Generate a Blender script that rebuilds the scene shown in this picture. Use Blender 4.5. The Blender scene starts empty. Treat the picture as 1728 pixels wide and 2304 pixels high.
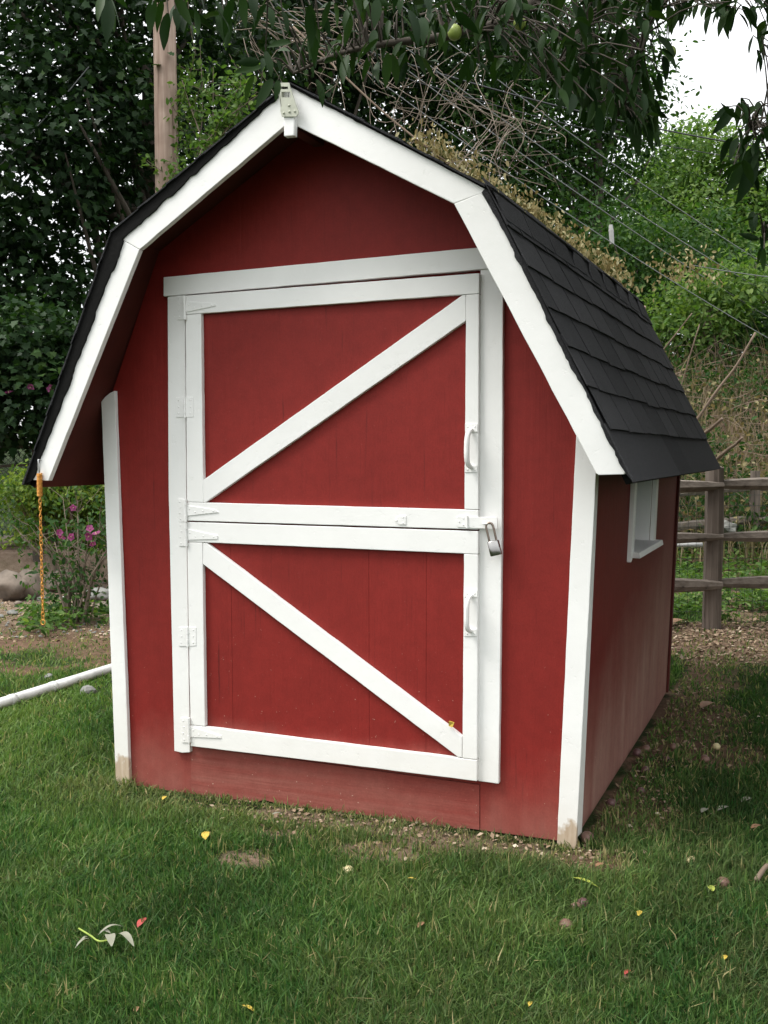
import bpy, math, random
import numpy as np
from mathutils import Vector, Matrix

# ------------------------------------------------------------------ camera, light, exposure
scene = bpy.context.scene
COL = scene.collection
CAM = np.array([1.613, -3.161, 1.281])
YAW, PITCH, ROLL, FPX = 0.4111, -0.0583, -0.0042, 2240.5
_cy, _sy, _cp, _sp = math.cos(YAW), math.sin(YAW), math.cos(PITCH), math.sin(PITCH)
FWD = np.array([-_sy * _cp, _cy * _cp, _sp])
_r0 = np.array([_cy, _sy, 0.0])
_u0 = np.cross(_r0, FWD)
RIGHT = math.cos(ROLL) * _r0 + math.sin(ROLL) * _u0
UP = -math.sin(ROLL) * _r0 + math.cos(ROLL) * _u0
cam_data = bpy.data.cameras.new('camera')
cam = bpy.data.objects.new('camera', cam_data)
COL.objects.link(cam)
cam.matrix_world = Matrix(((RIGHT[0], UP[0], -FWD[0], CAM[0]), (RIGHT[1], UP[1], -FWD[1], CAM[1]),
                           (RIGHT[2], UP[2], -FWD[2], CAM[2]), (0, 0, 0, 1)))
cam_data.sensor_fit = 'VERTICAL'
cam_data.sensor_height = 24.0
cam_data.lens = 24.0 * FPX / 2304.0
cam_data.clip_start = 0.05
cam_data.clip_end = 2000.0
scene.camera = cam

world = bpy.data.worlds.new('World')
scene.world = world
world.use_nodes = True
wn, wl = world.node_tree.nodes, world.node_tree.links
wn.clear()
SUN_EL, SUN_AZ = math.radians(56), math.radians(236)      # azimuth: clockwise from +Y, light comes from the front left
sky = wn.new('ShaderNodeTexSky'); sky.sky_type = 'NISHITA'; sky.sun_disc = False
sky.sun_elevation = SUN_EL; sky.sun_rotation = SUN_AZ
sky.air_density = 1.0; sky.dust_density = 4.0; sky.ozone_density = 1.0
cloud = wn.new('ShaderNodeMixRGB'); cloud.blend_type = 'MIX'
cloud.inputs[0].default_value = 0.88
# closed overcast layer: standard overcast sky, luminance (1 + 2 sin elevation) / 3 of the zenith
wtc = wn.new('ShaderNodeTexCoord'); wsx = wn.new('ShaderNodeSeparateXYZ'); wl.new(wtc.outputs['Generated'], wsx.inputs[0])
wmr = wn.new('ShaderNodeMapRange'); wmr.inputs[1].default_value = 0; wmr.inputs[2].default_value = 1
wmr.inputs[3].default_value = 1 / 3; wmr.inputs[4].default_value = 1.0; wl.new(wsx.outputs[2], wmr.inputs[0])
wvm = wn.new('ShaderNodeVectorMath'); wvm.operation = 'SCALE'; wvm.inputs[0].default_value = (18.3, 18.6, 18.7)
wl.new(wmr.outputs[0], wvm.inputs['Scale'])
bg = wn.new('ShaderNodeBackground'); bg.inputs[1].default_value = 0.10
wo = wn.new('ShaderNodeOutputWorld')
wl.new(sky.outputs[0], cloud.inputs[1]); wl.new(wvm.outputs[0], cloud.inputs[2]); wl.new(cloud.outputs[0], bg.inputs[0]); wl.new(bg.outputs[0], wo.inputs[0])

sun_d = bpy.data.lights.new('sun', 'SUN')
sun_d.energy = 1.9; sun_d.angle = math.radians(22); sun_d.color = (1.0, 0.97, 0.92)
sun = bpy.data.objects.new('sun', sun_d); COL.objects.link(sun)
sd = Vector((math.sin(SUN_AZ) * math.cos(SUN_EL), math.cos(SUN_AZ) * math.cos(SUN_EL), math.sin(SUN_EL)))
sun.rotation_euler = sd.to_track_quat('Z', 'Y').to_euler()

vs = scene.view_settings
vs.view_transform = 'Standard'; vs.look = 'None'; vs.gamma = 1.0; vs.use_curve_mapping = False
vs.exposure = 0.78
scene.render.engine = 'CYCLES'
scene.cycles.max_bounces = 8
scene.cycles.diffuse_bounces = 4
scene.cycles.transparent_max_bounces = 8

RNG = np.random.default_rng(7)
random.seed(7)

# ------------------------------------------------------------------ measuring: sight line of a photo point met with a real plane
def ray(px, py):
    v = FWD + RIGHT * ((px - 864.0) / FPX) + UP * ((1152.0 - py) / FPX)
    return v
def at_y(px, py, Y=0.0):
    v = ray(px, py); return CAM + v * ((Y - CAM[1]) / v[1])
def at_z(px, py, Z=0.0):
    v = ray(px, py); return CAM + v * ((Z - CAM[2]) / v[2])
def at_d(px, py, d):
    return CAM + ray(px, py) * d
def at_side(px, py, off=0.0):           # the right wall of the shed leans outwards: x = .915 + .039 z
    v = ray(px, py); n = np.array([1, 0, -.039])
    t = (.915 + off - n @ CAM) / (n @ v); return CAM + v * t

# ------------------------------------------------------------------ terrain
_FL = np.array([-_sy, _cy, 0.0]); _RL = np.array([_cy, _sy, 0.0])
def sstep(a, b, x):
    t = np.clip((x - a) / (b - a), 0, 1); return t * t * (3 - 2 * t)
def vnoise(x, y, s, seed=0):
    x = np.asarray(x, float) * s + 1000; y = np.asarray(y, float) * s + 1000
    xi, yi = np.floor(x).astype(np.int64), np.floor(y).astype(np.int64)
    xf, yf = x - xi, y - yi
    u, v = xf * xf * (3 - 2 * xf), yf * yf * (3 - 2 * yf)
    def h(a, b):
        n = (a * 374761393 + b * 668265263 + seed * 1442695041) & 0x7fffffff
        n = ((n ^ (n >> 13)) * 1274126177) & 0x7fffffff
        return ((n ^ (n >> 16)) & 0xffff) / 65535.0
    return (h(xi, yi) * (1 - u) + h(xi + 1, yi) * u) * (1 - v) + (h(xi, yi + 1) * (1 - u) + h(xi + 1, yi + 1) * u) * v
def fbm(x, y, s, seed=0):
    return .55 * vnoise(x, y, s, seed) + .28 * vnoise(x, y, s * 2.1, seed + 1) + .17 * vnoise(x, y, s * 4.3, seed + 2)
def dr(x, y):
    dx, dy = np.asarray(x) - CAM[0], np.asarray(y) - CAM[1]
    return dx * _FL[0] + dy * _FL[1], dx * _RL[0] + dy * _RL[1]
def height(x, y):
    d, r = dr(x, y)
    h = -.035 * sstep(.4, -.9, np.asarray(x)) * sstep(6, 3, d)
    h = h + 2.6 * sstep(9.5, 17, d) * sstep(.2, 2.6, r)
    h = h + .24 * sstep(10.2, 10.9, d) * sstep(-1.2, -2.2, r)
    h = h + 1.5 * sstep(17, 40, d)
    near = sstep(.05, .5, np.abs(np.asarray(x)) - .9) + sstep(.05, .5, np.abs(np.asarray(y) - 1.15) - 1.15)
    h = h + (fbm(x, y, 1.3, 5) - .5) * .03 * np.clip(near, 0, 1) + (fbm(x, y, .35, 9) - .5) * .05 * sstep(7, 12, d)
    return h
def gz(x, y): return float(height(x, y))

def blob(x, y, c, rx, ry, seed):
    q = np.sqrt(((x - c[0]) / rx) ** 2 + ((y - c[1]) / ry) ** 2)
    return sstep(1.15, .55, q + (fbm(x, y, 9, seed) - .5) * .7)
def soil_mask(x, y):
    x = np.asarray(x, float); y = np.asarray(y, float)
    d, r = dr(x, y)
    n = fbm(x, y, 3.0, 21); n2 = fbm(x, y, 9.0, 31)
    left = sstep(5.5, 6.7, d + (n - .5) * 2.0) * sstep(-1.2, -1.6, r) * sstep(11.3, 10.9, d)
    chips = sstep(5.75, 6.3, d + (n - .5) * .9) * sstep(7.6, 7.2, d) * sstep(.6, 1.0, r)
    back = sstep(7.2, 8, d) * sstep(-.6, .3, r) * sstep(.42, .62, n)
    front = sstep(.27, .05, -y + (n - .5) * .26) * sstep(-.02, -.1, y - .02) * (np.abs(x) < 1.0) * .85
    front = front * sstep(-.75, -.2, x + (n - .5) * .5)
    side = sstep(.46, .08, x - .95 + (n - .5) * .5) * (x > .9) * sstep(-.05, .3, y + (n2 - .5) * .3) * .66
    m = np.maximum.reduce([left, chips, back, front, side])
    for px, py, rx, ry, sd_ in ((552, 1928, .14, .09, 3), (846, 1922, .2, .1, 4), (960, 1905, .2, .07, 5), (1345, 1945, .15, .12, 6), (640, 1880, .16, .05, 8),
                                (1560, 1600, .3, .35, 9), (1620, 1700, .2, .25, 10)):
        c = at_z(px, py)
        m = np.maximum(m, (.78 if py > 1800 else .8) * blob(x, y, c, rx, ry, sd_))
    return np.clip(m, 0, 1)

# ------------------------------------------------------------------ materials
def new_mat(name):
    m = bpy.data.materials.new(name); m.use_nodes = True
    nt = m.node_tree; nt.nodes.clear()
    out = nt.nodes.new('ShaderNodeOutputMaterial')
    b = nt.nodes.new('ShaderNodeBsdfPrincipled')
    nt.links.new(b.outputs[0], out.inputs[0])
    return m, nt, b, out
def N(nt, t, **kw):
    n = nt.nodes.new(t)
    for k, v in kw.items(): setattr(n, k, v)
    return n
def noise(nt, scale, detail=4, stretch=None, rough=.55, coord='Object'):
    tc = N(nt, 'ShaderNodeTexCoord')
    n = N(nt, 'ShaderNodeTexNoise'); n.inputs['Scale'].default_value = scale
    n.inputs['Detail'].default_value = detail; n.inputs['Roughness'].default_value = rough
    if stretch:
        mp = N(nt, 'ShaderNodeMapping'); mp.inputs['Scale'].default_value = stretch
        nt.links.new(tc.outputs[coord], mp.inputs[0]); nt.links.new(mp.outputs[0], n.inputs['Vector'])
    else:
        nt.links.new(tc.outputs[coord], n.inputs['Vector'])
    return n.outputs['Fac']
def ramp(nt, fac, stops):
    r = N(nt, 'ShaderNodeValToRGB')
    el = r.color_ramp.elements
    while len(el) < len(stops): el.new(.5)
    for e, (p, c) in zip(el, stops):
        e.position = p; e.color = (*c, 1) if len(c) == 3 else c
    nt.links.new(fac, r.inputs[0]); return r.outputs[0]
def mrange(nt, v, a, b, c=0., d=1.):
    m = N(nt, 'ShaderNodeMapRange'); m.inputs[1].default_value = a; m.inputs[2].default_value = b
    m.inputs[3].default_value = c; m.inputs[4].default_value = d
    nt.links.new(v, m.inputs[0]); return m.outputs[0]
def mix(nt, f, a, b, mode='MIX'):
    m = N(nt, 'ShaderNodeMixRGB'); m.blend_type = mode
    for i, v in enumerate((f, a, b)):
        if isinstance(v, (int, float)): m.inputs[i].default_value = v
        elif isinstance(v, tuple): m.inputs[i].default_value = (*v, 1) if len(v) == 3 else v
        else: nt.links.new(v, m.inputs[i])
    return m.outputs[0]
def math_(nt, op, a, b=None):
    m = N(nt, 'ShaderNodeMath'); m.operation = op
    for i, v in enumerate((a, b)):
        if v is None: continue
        if isinstance(v, (int, float)): m.inputs[i].default_value = v
        else: nt.links.new(v, m.inputs[i])
    return m.outputs[0]
def bump(nt, b, h, strength, dist=.002):
    bm = N(nt, 'ShaderNodeBump'); bm.inputs['Strength'].default_value = strength; bm.inputs['Distance'].default_value = dist
    nt.links.new(h, bm.inputs['Height']); nt.links.new(bm.outputs[0], b.inputs['Normal'])
def posz(nt):
    tc = N(nt, 'ShaderNodeTexCoord'); s = N(nt, 'ShaderNodeSeparateXYZ')
    nt.links.new(tc.outputs['Object'], s.inputs[0]); return s
def attr(nt, name):
    a = N(nt, 'ShaderNodeAttribute'); a.attribute_name = name; return a.outputs['Fac']

def red_paint(name, grain='z', dust_sheen_top=.30, rear=0., dust_sheen_c=(.30, .115, .09), base=(.222, .019, .0148)):
    m, nt, b, out = new_mat(name)
    st = (70, 70, 2.2) if grain == 'z' else (2.0, 40, 70)
    g = noise(nt, 1.0, 5, st, .65)
    big = noise(nt, 1.6, 3)
    fine = noise(nt, 90, 2)
    c = mix(nt, mrange(nt, big, .3, .7), tuple(v * .88 for v in base), tuple(v * 1.08 for v in base))
    crack = mrange(nt, g, .39, .29)
    area = mrange(nt, noise(nt, 2.6, 2), .42, .62)
    c = mix(nt, math_(nt, 'MULTIPLY', math_(nt, 'MULTIPLY', crack, area), .9), c, (.06, .008, .007))
    sxyz = posz(nt); z = sxyz.outputs[2]
    if rear: z = math_(nt, 'SUBTRACT', z, math_(nt, 'MULTIPLY', sxyz.outputs[1], rear))  # lifts the pale zone rearward, painting ground sheen along with dust
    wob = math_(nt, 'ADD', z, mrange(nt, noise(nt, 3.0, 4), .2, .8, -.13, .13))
    dust_sheen = mrange(nt, wob, dust_sheen_top, .0, 0, .85)
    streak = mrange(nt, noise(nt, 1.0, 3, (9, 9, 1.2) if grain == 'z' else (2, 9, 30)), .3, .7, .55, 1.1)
    c = mix(nt, math_(nt, 'MULTIPLY', dust_sheen, streak), c, dust_sheen_c)
    mot = math_(nt, 'ADD', math_(nt, 'MULTIPLY', noise(nt, 22, 4), .5), math_(nt, 'MULTIPLY', noise(nt, 160, 3), .5))
    c = mix(nt, mrange(nt, mot, .38, .62, .55, 0), c, mix(nt, 1.0, c, (.70, .66, .66), 'MULTIPLY'))
    spk = math_(nt, 'MULTIPLY', mrange(nt, fine, .72, .78), mrange(nt, z, .7, .1, .05, .8))
    c = mix(nt, spk, c, (.55, .42, .33))
    nt.links.new(c, b.inputs['Base Color'])
    b.inputs['Roughness'].default_value = .6
    b.inputs['Specular IOR Level'].default_value = .22
    h = math_(nt, 'ADD', math_(nt, 'MULTIPLY', g, 1.0), math_(nt, 'MULTIPLY', fine, .25))
    bump(nt, b, h, .8, .002)
    return m
def white_paint(name, rot=False, warm=0.):
    m, nt, b, out = new_mat(name)
    big = noise(nt, 5, 3)
    c = mix(nt, mrange(nt, big, .3, .7), (.79, .785, .765), (.835, .83, .81))
    fl = noise(nt, 34, 6, None, .7)
    c = mix(nt, mrange(nt, fl, .70, .76, 0, .45), c, (.50, .46, .38))
    s = posz(nt).outputs[2]
    lowd = mrange(nt, math_(nt, 'ADD', s, mrange(nt, noise(nt, 9, 3), .2, .8, -.1, .1)), .42, .0, 0, .28)
    c = mix(nt, lowd, c, (.55, .47, .36))
    if rot:
        wob = math_(nt, 'ADD', s, mrange(nt, noise(nt, 14, 5), .2, .8, -.05, .05))
        c = mix(nt, mrange(nt, wob, .085, .065), c, mix(nt, noise(nt, 60, 4, (1, 1, .15)), (.30, .20, .12), (.62, .53, .42)))
    nt.links.new(c, b.inputs['Base Color'])
    b.inputs['Roughness'].default_value = .5
    b.inputs['Specular IOR Level'].default_value = .35
    h = math_(nt, 'ADD', noise(nt, 26, 5, None, .6), math_(nt, 'MULTIPLY', mrange(nt, fl, .6, .7), -.6))
    bump(nt, b, h, .4, .0022)
    return m
def plain(name, c, rough=.6, metal=0., var=.15, scale=20, bmp=.2, spec=.4, stretch=None):
    m, nt, b, out = new_mat(name)
    f = noise(nt, scale, 4, stretch)
    nt.links.new(mix(nt, mrange(nt, f, .25, .75), tuple(v * (1 - var) for v in c), tuple(v * (1 + var) for v in c)), b.inputs['Base Color'])
    b.inputs['Roughness'].default_value = rough; b.inputs['Metallic'].default_value = metal
    b.inputs['Specular IOR Level'].default_value = spec
    if bmp: bump(nt, b, f, bmp, .003)
    return m
def wood(name, a, bcol, axis, scale=1., bmp=.6):
    m, nt, b, out = new_mat(name)
    st = {'x': (1.5, 40, 40), 'z': (40, 40, 1.5)}[axis]
    g = noise(nt, scale, 6, st, .65)
    k = noise(nt, 3, 3)
    c = mix(nt, mrange(nt, g, .3, .7), a, bcol)
    c = mix(nt, mrange(nt, k, .45, .75, 0, .5), c, tuple(v * .6 for v in a))
    c = mix(nt, mrange(nt, g, .36, .30, 0, .8), c, tuple(v * .25 for v in a))
    nt.links.new(c, b.inputs['Base Color']); b.inputs['Roughness'].default_value = .85; b.inputs['Specular IOR Level'].default_value = .2
    bump(nt, b, g, bmp, .006)
    return m
def leafy(name, stops, trans=.3, rough=.5, spec=.12, tcol=None):
    """leaf with its own tint per leaf ('tint'), light passing through the blade"""
    m, nt, b, out = new_mat(name)
    c = ramp(nt, attr(nt, 'tint'), stops)
    c = mix(nt, mrange(nt, noise(nt, 30, 3), .3, .7, 0, .35), c, mix(nt, 1.0, c, (.7, .75, .6), 'MULTIPLY'))
    nt.links.new(c, b.inputs['Base Color']); b.inputs['Roughness'].default_value = rough; b.inputs['Specular IOR Level'].default_value = spec
    t = N(nt, 'ShaderNodeBsdfTranslucent')
    nt.links.new(mix(nt, 1.0, c, tcol or (1.5, 1.7, .7), 'MULTIPLY'), t.inputs[0])
    ms = N(nt, 'ShaderNodeMixShader'); ms.inputs[0].default_value = trans
    nt.links.new(b.outputs[0], ms.inputs[1]); nt.links.new(t.outputs[0], ms.inputs[2]); nt.links.new(ms.outputs[0], out.inputs[0])
    return m

M = {}
M['red'] = red_paint('red_paint')
M['red_h'] = red_paint('red_paint_sill', 'x', .42)
M['red_side'] = red_paint('red_paint_side', 'z', .46, .22, (.36, .21, .165), (.17, .0165, .0140))  # red darkened for side shade; low-rear paling is dust plus painted sheen
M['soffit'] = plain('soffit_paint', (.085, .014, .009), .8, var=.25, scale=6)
M['white'] = white_paint('white_paint')
M['white_rot'] = white_paint('white_paint_weathered', True)
M['white_hw'] = white_paint('painted_hardware')
M['beige_hw'] = plain('painted_bracket', (.42, .43, .35), .5, var=.15, scale=30, bmp=.2)
M['steel'] = plain('steel', (.33, .32, .31), .22, 1.0, var=.05, scale=60, bmp=.05)
M['steel_worn'] = plain('worn_shackle', (.30, .24, .20), .35, 1.0, var=.3, scale=60, bmp=.1)
M['galv'] = plain('galvanised', (.5, .5, .5), .4, .9, var=.2, scale=40)
M['copper'] = plain('rusty_copper', (.62, .29, .06), .45, .4, var=.35, scale=90, bmp=.1)
M['dark'] = plain('interior_dark', (.012, .012, .012), .9, bmp=0)
M['gap'] = plain('raw_edge', (.20, .17, .13), .85, var=.2, scale=50)
M['pole'] = wood('pole_wood', (.24, .165, .125), (.50, .385, .32), 'z', .55)
M['greywood'] = wood('weathered_wood_rail', (.12, .10, .082), (.28, .24, .205), 'x')
M['greypost'] = wood('weathered_wood_post', (.105, .085, .070), (.23, .19, .16), 'z')
M['bark'] = wood('bark', (.055, .045, .035), (.10, .085, .07), 'z', 1.0, .8)
M['bark_l'] = wood('pale_bark', (.14, .11, .08), (.24, .19, .15), 'z', 1.0, .5)
M['twig'] = plain('dry_twig', (.20, .145, .105), .8, var=.3, scale=5, bmp=0)
M['twig_pale'] = plain('bleached_twig', (.22, .175, .135), .8, var=.25, scale=5, bmp=0)
M['wire'] = plain('wire_grey', (.17, .18, .18), .5, var=.1, bmp=0)
M['cable'] = plain('cable_black', (.03, .032, .036), .5, var=.1, bmp=0)
M['mesh_wire'] = plain('mesh_wire', (.022, .030, .025), .5, var=.1, bmp=0)
M['pvc'] = plain('white_pipe', (.62, .61, .59), .5, var=.3, scale=9, bmp=.1)
M['stone'] = plain('fieldstone', (.155, .125, .10), .9, var=.45, scale=9, bmp=.8)
M['stone_g'] = plain('grey_stone', (.18, .18, .165), .9, var=.35, scale=14, bmp=.7)
M['concrete'] = plain('pale_debris', (.38, .38, .37), .85, var=.12)
M['insul'] = plain('spacer_grey', (.35, .35, .34), .6, var=.1)

def roof_mat():
    m, nt, b, out = new_mat('asphalt_shingle')
    g = noise(nt, 420, 2); k = noise(nt, 7, 4)
    c = mix(nt, mrange(nt, g, .3, .7), (.009, .009, .010), (.044, .044, .048))
    c = mix(nt, mrange(nt, k, .4, .75, 0, .4), c, (.025, .024, .025))
    oi = N(nt, 'ShaderNodeObjectInfo')
    c = mix(nt, mrange(nt, oi.outputs['Random'], 0, 1, 0, .55), c, mix(nt, 1.0, c, (2.5, 2.45, 2.4), 'MULTIPLY'))
    c = mix(nt, mrange(nt, noise(nt, 55, 3), .5, .72, 0, .5), c, (.034, .034, .036))
    nt.links.new(c, b.inputs['Base Color']); b.inputs['Roughness'].default_value = .9; b.inputs['Specular IOR Level'].default_value = .2
    bump(nt, b, math_(nt, 'ADD', g, noise(nt, 55, 3)), .9, .004); return m
M['roof'] = roof_mat()
M['tar'] = plain('tarred_edge', (.005, .0048, .0045), .8, var=.4, scale=60, bmp=.6, spec=.12)

def glass_mat():
    m, nt, b, out = new_mat('window_glass')
    b.inputs['Base Color'].default_value = (.9, .95, .95, 1); b.inputs['Roughness'].default_value = .02
    b.inputs['Transmission Weight'].default_value = 1.0; b.inputs['IOR'].default_value = 1.45
    return m
M['glass'] = glass_mat()

def ground_mat():
    m, nt, b, out = new_mat('lawn_soil')
    soil = attr(nt, 'soil'); kind = attr(nt, 'pale')
    n = noise(nt, 14, 6, None, .7); n2 = noise(nt, 70, 4, None, .7); n3 = noise(nt, 2.2, 4)
    thatch = mix(nt, mrange(nt, n2, .3, .7), (.012, .024, .007), (.040, .058, .018))
    dk = mix(nt, mrange(nt, n, .3, .7), (.075, .045, .029), (.19, .118, .078))
    pl = mix(nt, mrange(nt, n, .3, .7), (.165, .115, .082), (.30, .225, .17))
    s = mix(nt, kind, dk, pl)
    s = mix(nt, mrange(nt, n2, .6, .75, 0, .6), s, (.42, .34, .26))
    s = mix(nt, mrange(nt, n3, .45, .65, 0, .45), s, (.08, .07, .035))
    c = mix(nt, mrange(nt, math_(nt, 'ADD', soil, mrange(nt, n, .2, .8, -.25, .25)), .3, .6), thatch, s)
    nt.links.new(c, b.inputs['Base Color']); b.inputs['Roughness'].default_value = .95; b.inputs['Specular IOR Level'].default_value = .1
    bump(nt, b, math_(nt, 'ADD', n, n2), .9, .02); return m
M['ground'] = ground_mat()

def grass_mat(name, lo, mid, hi, dry):
    m, nt, b, out = new_mat(name)
    c = ramp(nt, attr(nt, 'tint'), [(0, lo), (.5, mid), (1, hi)])
    c = mix(nt, attr(nt, 'dry'), c, dry)
    nt.links.new(c, b.inputs['Base Color']); b.inputs['Roughness'].default_value = .5; b.inputs['Specular IOR Level'].default_value = .12
    t = N(nt, 'ShaderNodeBsdfTranslucent'); nt.links.new(mix(nt, 1.0, c, (1.3, 1.5, .8), 'MULTIPLY'), t.inputs[0])
    ms = N(nt, 'ShaderNodeMixShader'); ms.inputs[0].default_value = .3
    nt.links.new(b.outputs[0], ms.inputs[1]); nt.links.new(t.outputs[0], ms.inputs[2]); nt.links.new(ms.outputs[0], out.inputs[0])
    return m
M['grass'] = grass_mat('grass_blade', (.012, .050, .011), (.028, .100, .020), (.105, .195, .044), (.36, .30, .15))
M['drygrass'] = grass_mat('dry_weeds', (.06, .075, .025), (.17, .13, .075), (.26, .20, .125), (.30, .23, .16))

G_DARK = [(0, (.008, .021, .008)), (.6, (.018, .044, .013)), (1, (.050, .092, .026))]
G_MID = [(0, (.014, .040, .010)), (.6, (.036, .085, .021)), (1, (.090, .150, .040))]
G_BRIGHT = [(0, (.035, .075, .018)), (.5, (.080, .150, .035)), (1, (.17, .235, .070))]
M['leaf_dark'] = leafy('leaf_dark_maple', G_DARK, .22)
M['leaf_mid'] = leafy('leaf_mid_green', G_MID, .32)
M['leaf_bright'] = leafy('leaf_bright_green', G_BRIGHT, .35)
M['leaf_hedge'] = leafy('leaf_hedge', [(0, (.03, .065, .012)), (.5, (.085, .145, .022)), (1, (.20, .25, .04))], .3)
M['leaf_fruit'] = leafy('leaf_fruit_tree', [(0, (.007, .020, .006)), (.7, (.018, .042, .010)), (.97, (.034, .066, .015)), (1, (.26, .22, .03))], .16, .5, .10)
M['leaf_dead'] = leafy('leaf_dead_tan', [(0, (.06, .08, .025)), (.3, (.20, .16, .07)), (.65, (.33, .28, .15)), (1, (.48, .44, .27))], .3, .8, .1, (1.1, 1., .8))
M['petal'] = leafy('petal_pink', [(0, (.26, .05, .15)), (1, (.42, .11, .28))], .35, .6, .2, (1.2, 1., 1.1))
M['petal_c'] = plain('flower_centre', (.75, .65, .35), .6)
M['yellow'] = plain('yellow_leaf', (.50, .36, .06), .5, var=.2, scale=60, bmp=.1)
M['yellowgreen'] = plain('yellow_green_leaf', (.40, .45, .08), .5, var=.3, scale=12, bmp=.1)
M['pale_leaf'] = plain('pale_leaf_back', (.22, .22, .165), .7, var=.12, scale=40, bmp=.2)
M['green_stem'] = plain('green_stem', (.25, .33, .06), .6)
M['red_leaf'] = plain('red_leaf', (.34, .06, .05), .5, var=.3, scale=50)
M['brown_leaf'] = plain('brown_leaf', (.24, .13, .07), .7, var=.3, scale=50)
M['fruit_green'] = plain('fruit_green', (.22, .28, .06), .4, var=.2, scale=40, bmp=.05)
M['fruit_pink'] = plain('fruit_pink_brown', (.16, .09, .068), .5, var=.4, scale=30, bmp=.2)
M['fruit_red'] = plain('fruit_red', (.11, .055, .055), .45, var=.4, scale=30, bmp=.1)
M['fruit_pale'] = plain('fruit_pale', (.55, .47, .26), .5, var=.2, scale=30, bmp=.1)
M['chips'] = leafy('wood_chip', [(0, (.17, .11, .075)), (.6, (.33, .24, .17)), (1, (.62, .53, .42))], 0., .9, .1)

# ------------------------------------------------------------------ object helpers
def tag(o, label=None, cat=None, group=None, kind=None):
    if label: o['label'] = label
    if cat: o['category'] = cat
    if group: o['group'] = group
    if kind: o['kind'] = kind
    return o
def empty(name, loc, label=None, cat=None, group=None, kind=None):
    o = bpy.data.objects.new(name, None); COL.objects.link(o)
    o.location = Vector([float(v) for v in loc]); o.empty_display_size = .1
    return tag(o, label, cat, group, kind)
def link(name, me, parent=None, matrix=None):
    """matrix is the world matrix; parents are unrotated empties or meshes whose world matrix is a translation chain"""
    o = bpy.data.objects.new(name, me); COL.objects.link(o)
    mw = matrix if matrix is not None else Matrix.Identity(4)
    if parent is not None:
        o.parent = parent
        pm = wmat(parent)
        o.matrix_basis = pm.inverted() @ mw
    else:
        o.matrix_basis = mw
    return o
def wmat(o):
    m = o.matrix_basis.copy()
    if o.parent is not None: m = wmat(o.parent) @ m
    return m
def mesh_np(name, V, F, mats, smooth=False, attrs=None, midx=None):
    """V (n,3); F: (m,3)/(m,4) array or list of polygons"""
    me = bpy.data.meshes.new(name)
    V = np.asarray(V, dtype=np.float32)
    if isinstance(F, np.ndarray):
        k = F.shape[1]; m = F.shape[0]
        me.vertices.add(len(V)); me.vertices.foreach_set('co', V.ravel())
        me.loops.add(m * k); me.loops.foreach_set('vertex_index', F.astype(np.int32).ravel())
        me.polygons.add(m)
        me.polygons.foreach_set('loop_start', np.arange(0, m * k, k, dtype=np.int32))
        me.polygons.foreach_set('loop_total', np.full(m, k, dtype=np.int32))
        me.update(calc_edges=True)
    else:
        me.from_pydata([tuple(map(float, v)) for v in V], [], [tuple(f) for f in F]); me.update()
    for mt in (mats if isinstance(mats, (list, tuple)) else [mats]): me.materials.append(mt)
    if smooth: me.polygons.foreach_set('use_smooth', np.ones(len(me.polygons), dtype=bool))
    if midx is not None: me.polygons.foreach_set('material_index', np.asarray(midx, dtype=np.int32))
    for k_, a in (attrs or {}).items():
        at = me.attributes.new(k_, 'FLOAT', 'POINT'); at.data.foreach_set('value', np.asarray(a, dtype=np.float32))
    return me
def bevel(o, w=.002, seg=2):
    b = o.modifiers.new('bevel', 'BEVEL'); b.width = w; b.segments = seg; b.limit_method = 'ANGLE'; b.angle_limit = math.radians(40)
    return o
class MB:
    """collects solids that make up one mesh"""
    def __init__(s): s.V = []; s.F = []; s.mi = []
    def add(s, V, F, mi=0):
        o = len(s.V); s.V += [tuple(map(float, v)) for v in V]; s.F += [tuple(i + o for i in f) for f in F]; s.mi += [mi] * len(F); return s
    def hexa(s, a, b, mi=0):
        """a, b: matching polygons (front and back)"""
        n = len(a); F = [tuple(range(n)), tuple(range(2 * n - 1, n - 1, -1))]
        for i in range(n): j = (i + 1) % n; F.append((i, n + i, n + j, j))
        return s.add(list(a) + list(b), F, mi)
    def box(s, x0, x1, y0, y1, z0, z1, mi=0):
        return s.hexa([(x0, y0, z0), (x1, y0, z0), (x1, y0, z1), (x0, y0, z1)], [(x0, y1, z0), (x1, y1, z0), (x1, y1, z1), (x0, y1, z1)], mi)
    def tube(s, path, rad, n=8, mi=0, cap=True):
        V, F = tube_np(path, rad, n, cap); return s.add(V, F, mi)
    def build(s, name, mat, parent=None, smooth=False, bev=0):
        me = mesh_np(name, s.V, s.F, mat, smooth, midx=s.mi if any(s.mi) else None)
        import bmesh
        bm = bmesh.new(); bm.from_mesh(me); bmesh.ops.recalc_face_normals(bm, faces=bm.faces); bm.to_mesh(me); bm.free()
        o = link(name, me, parent)
        if bev: bevel(o, bev)
        return o
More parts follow.
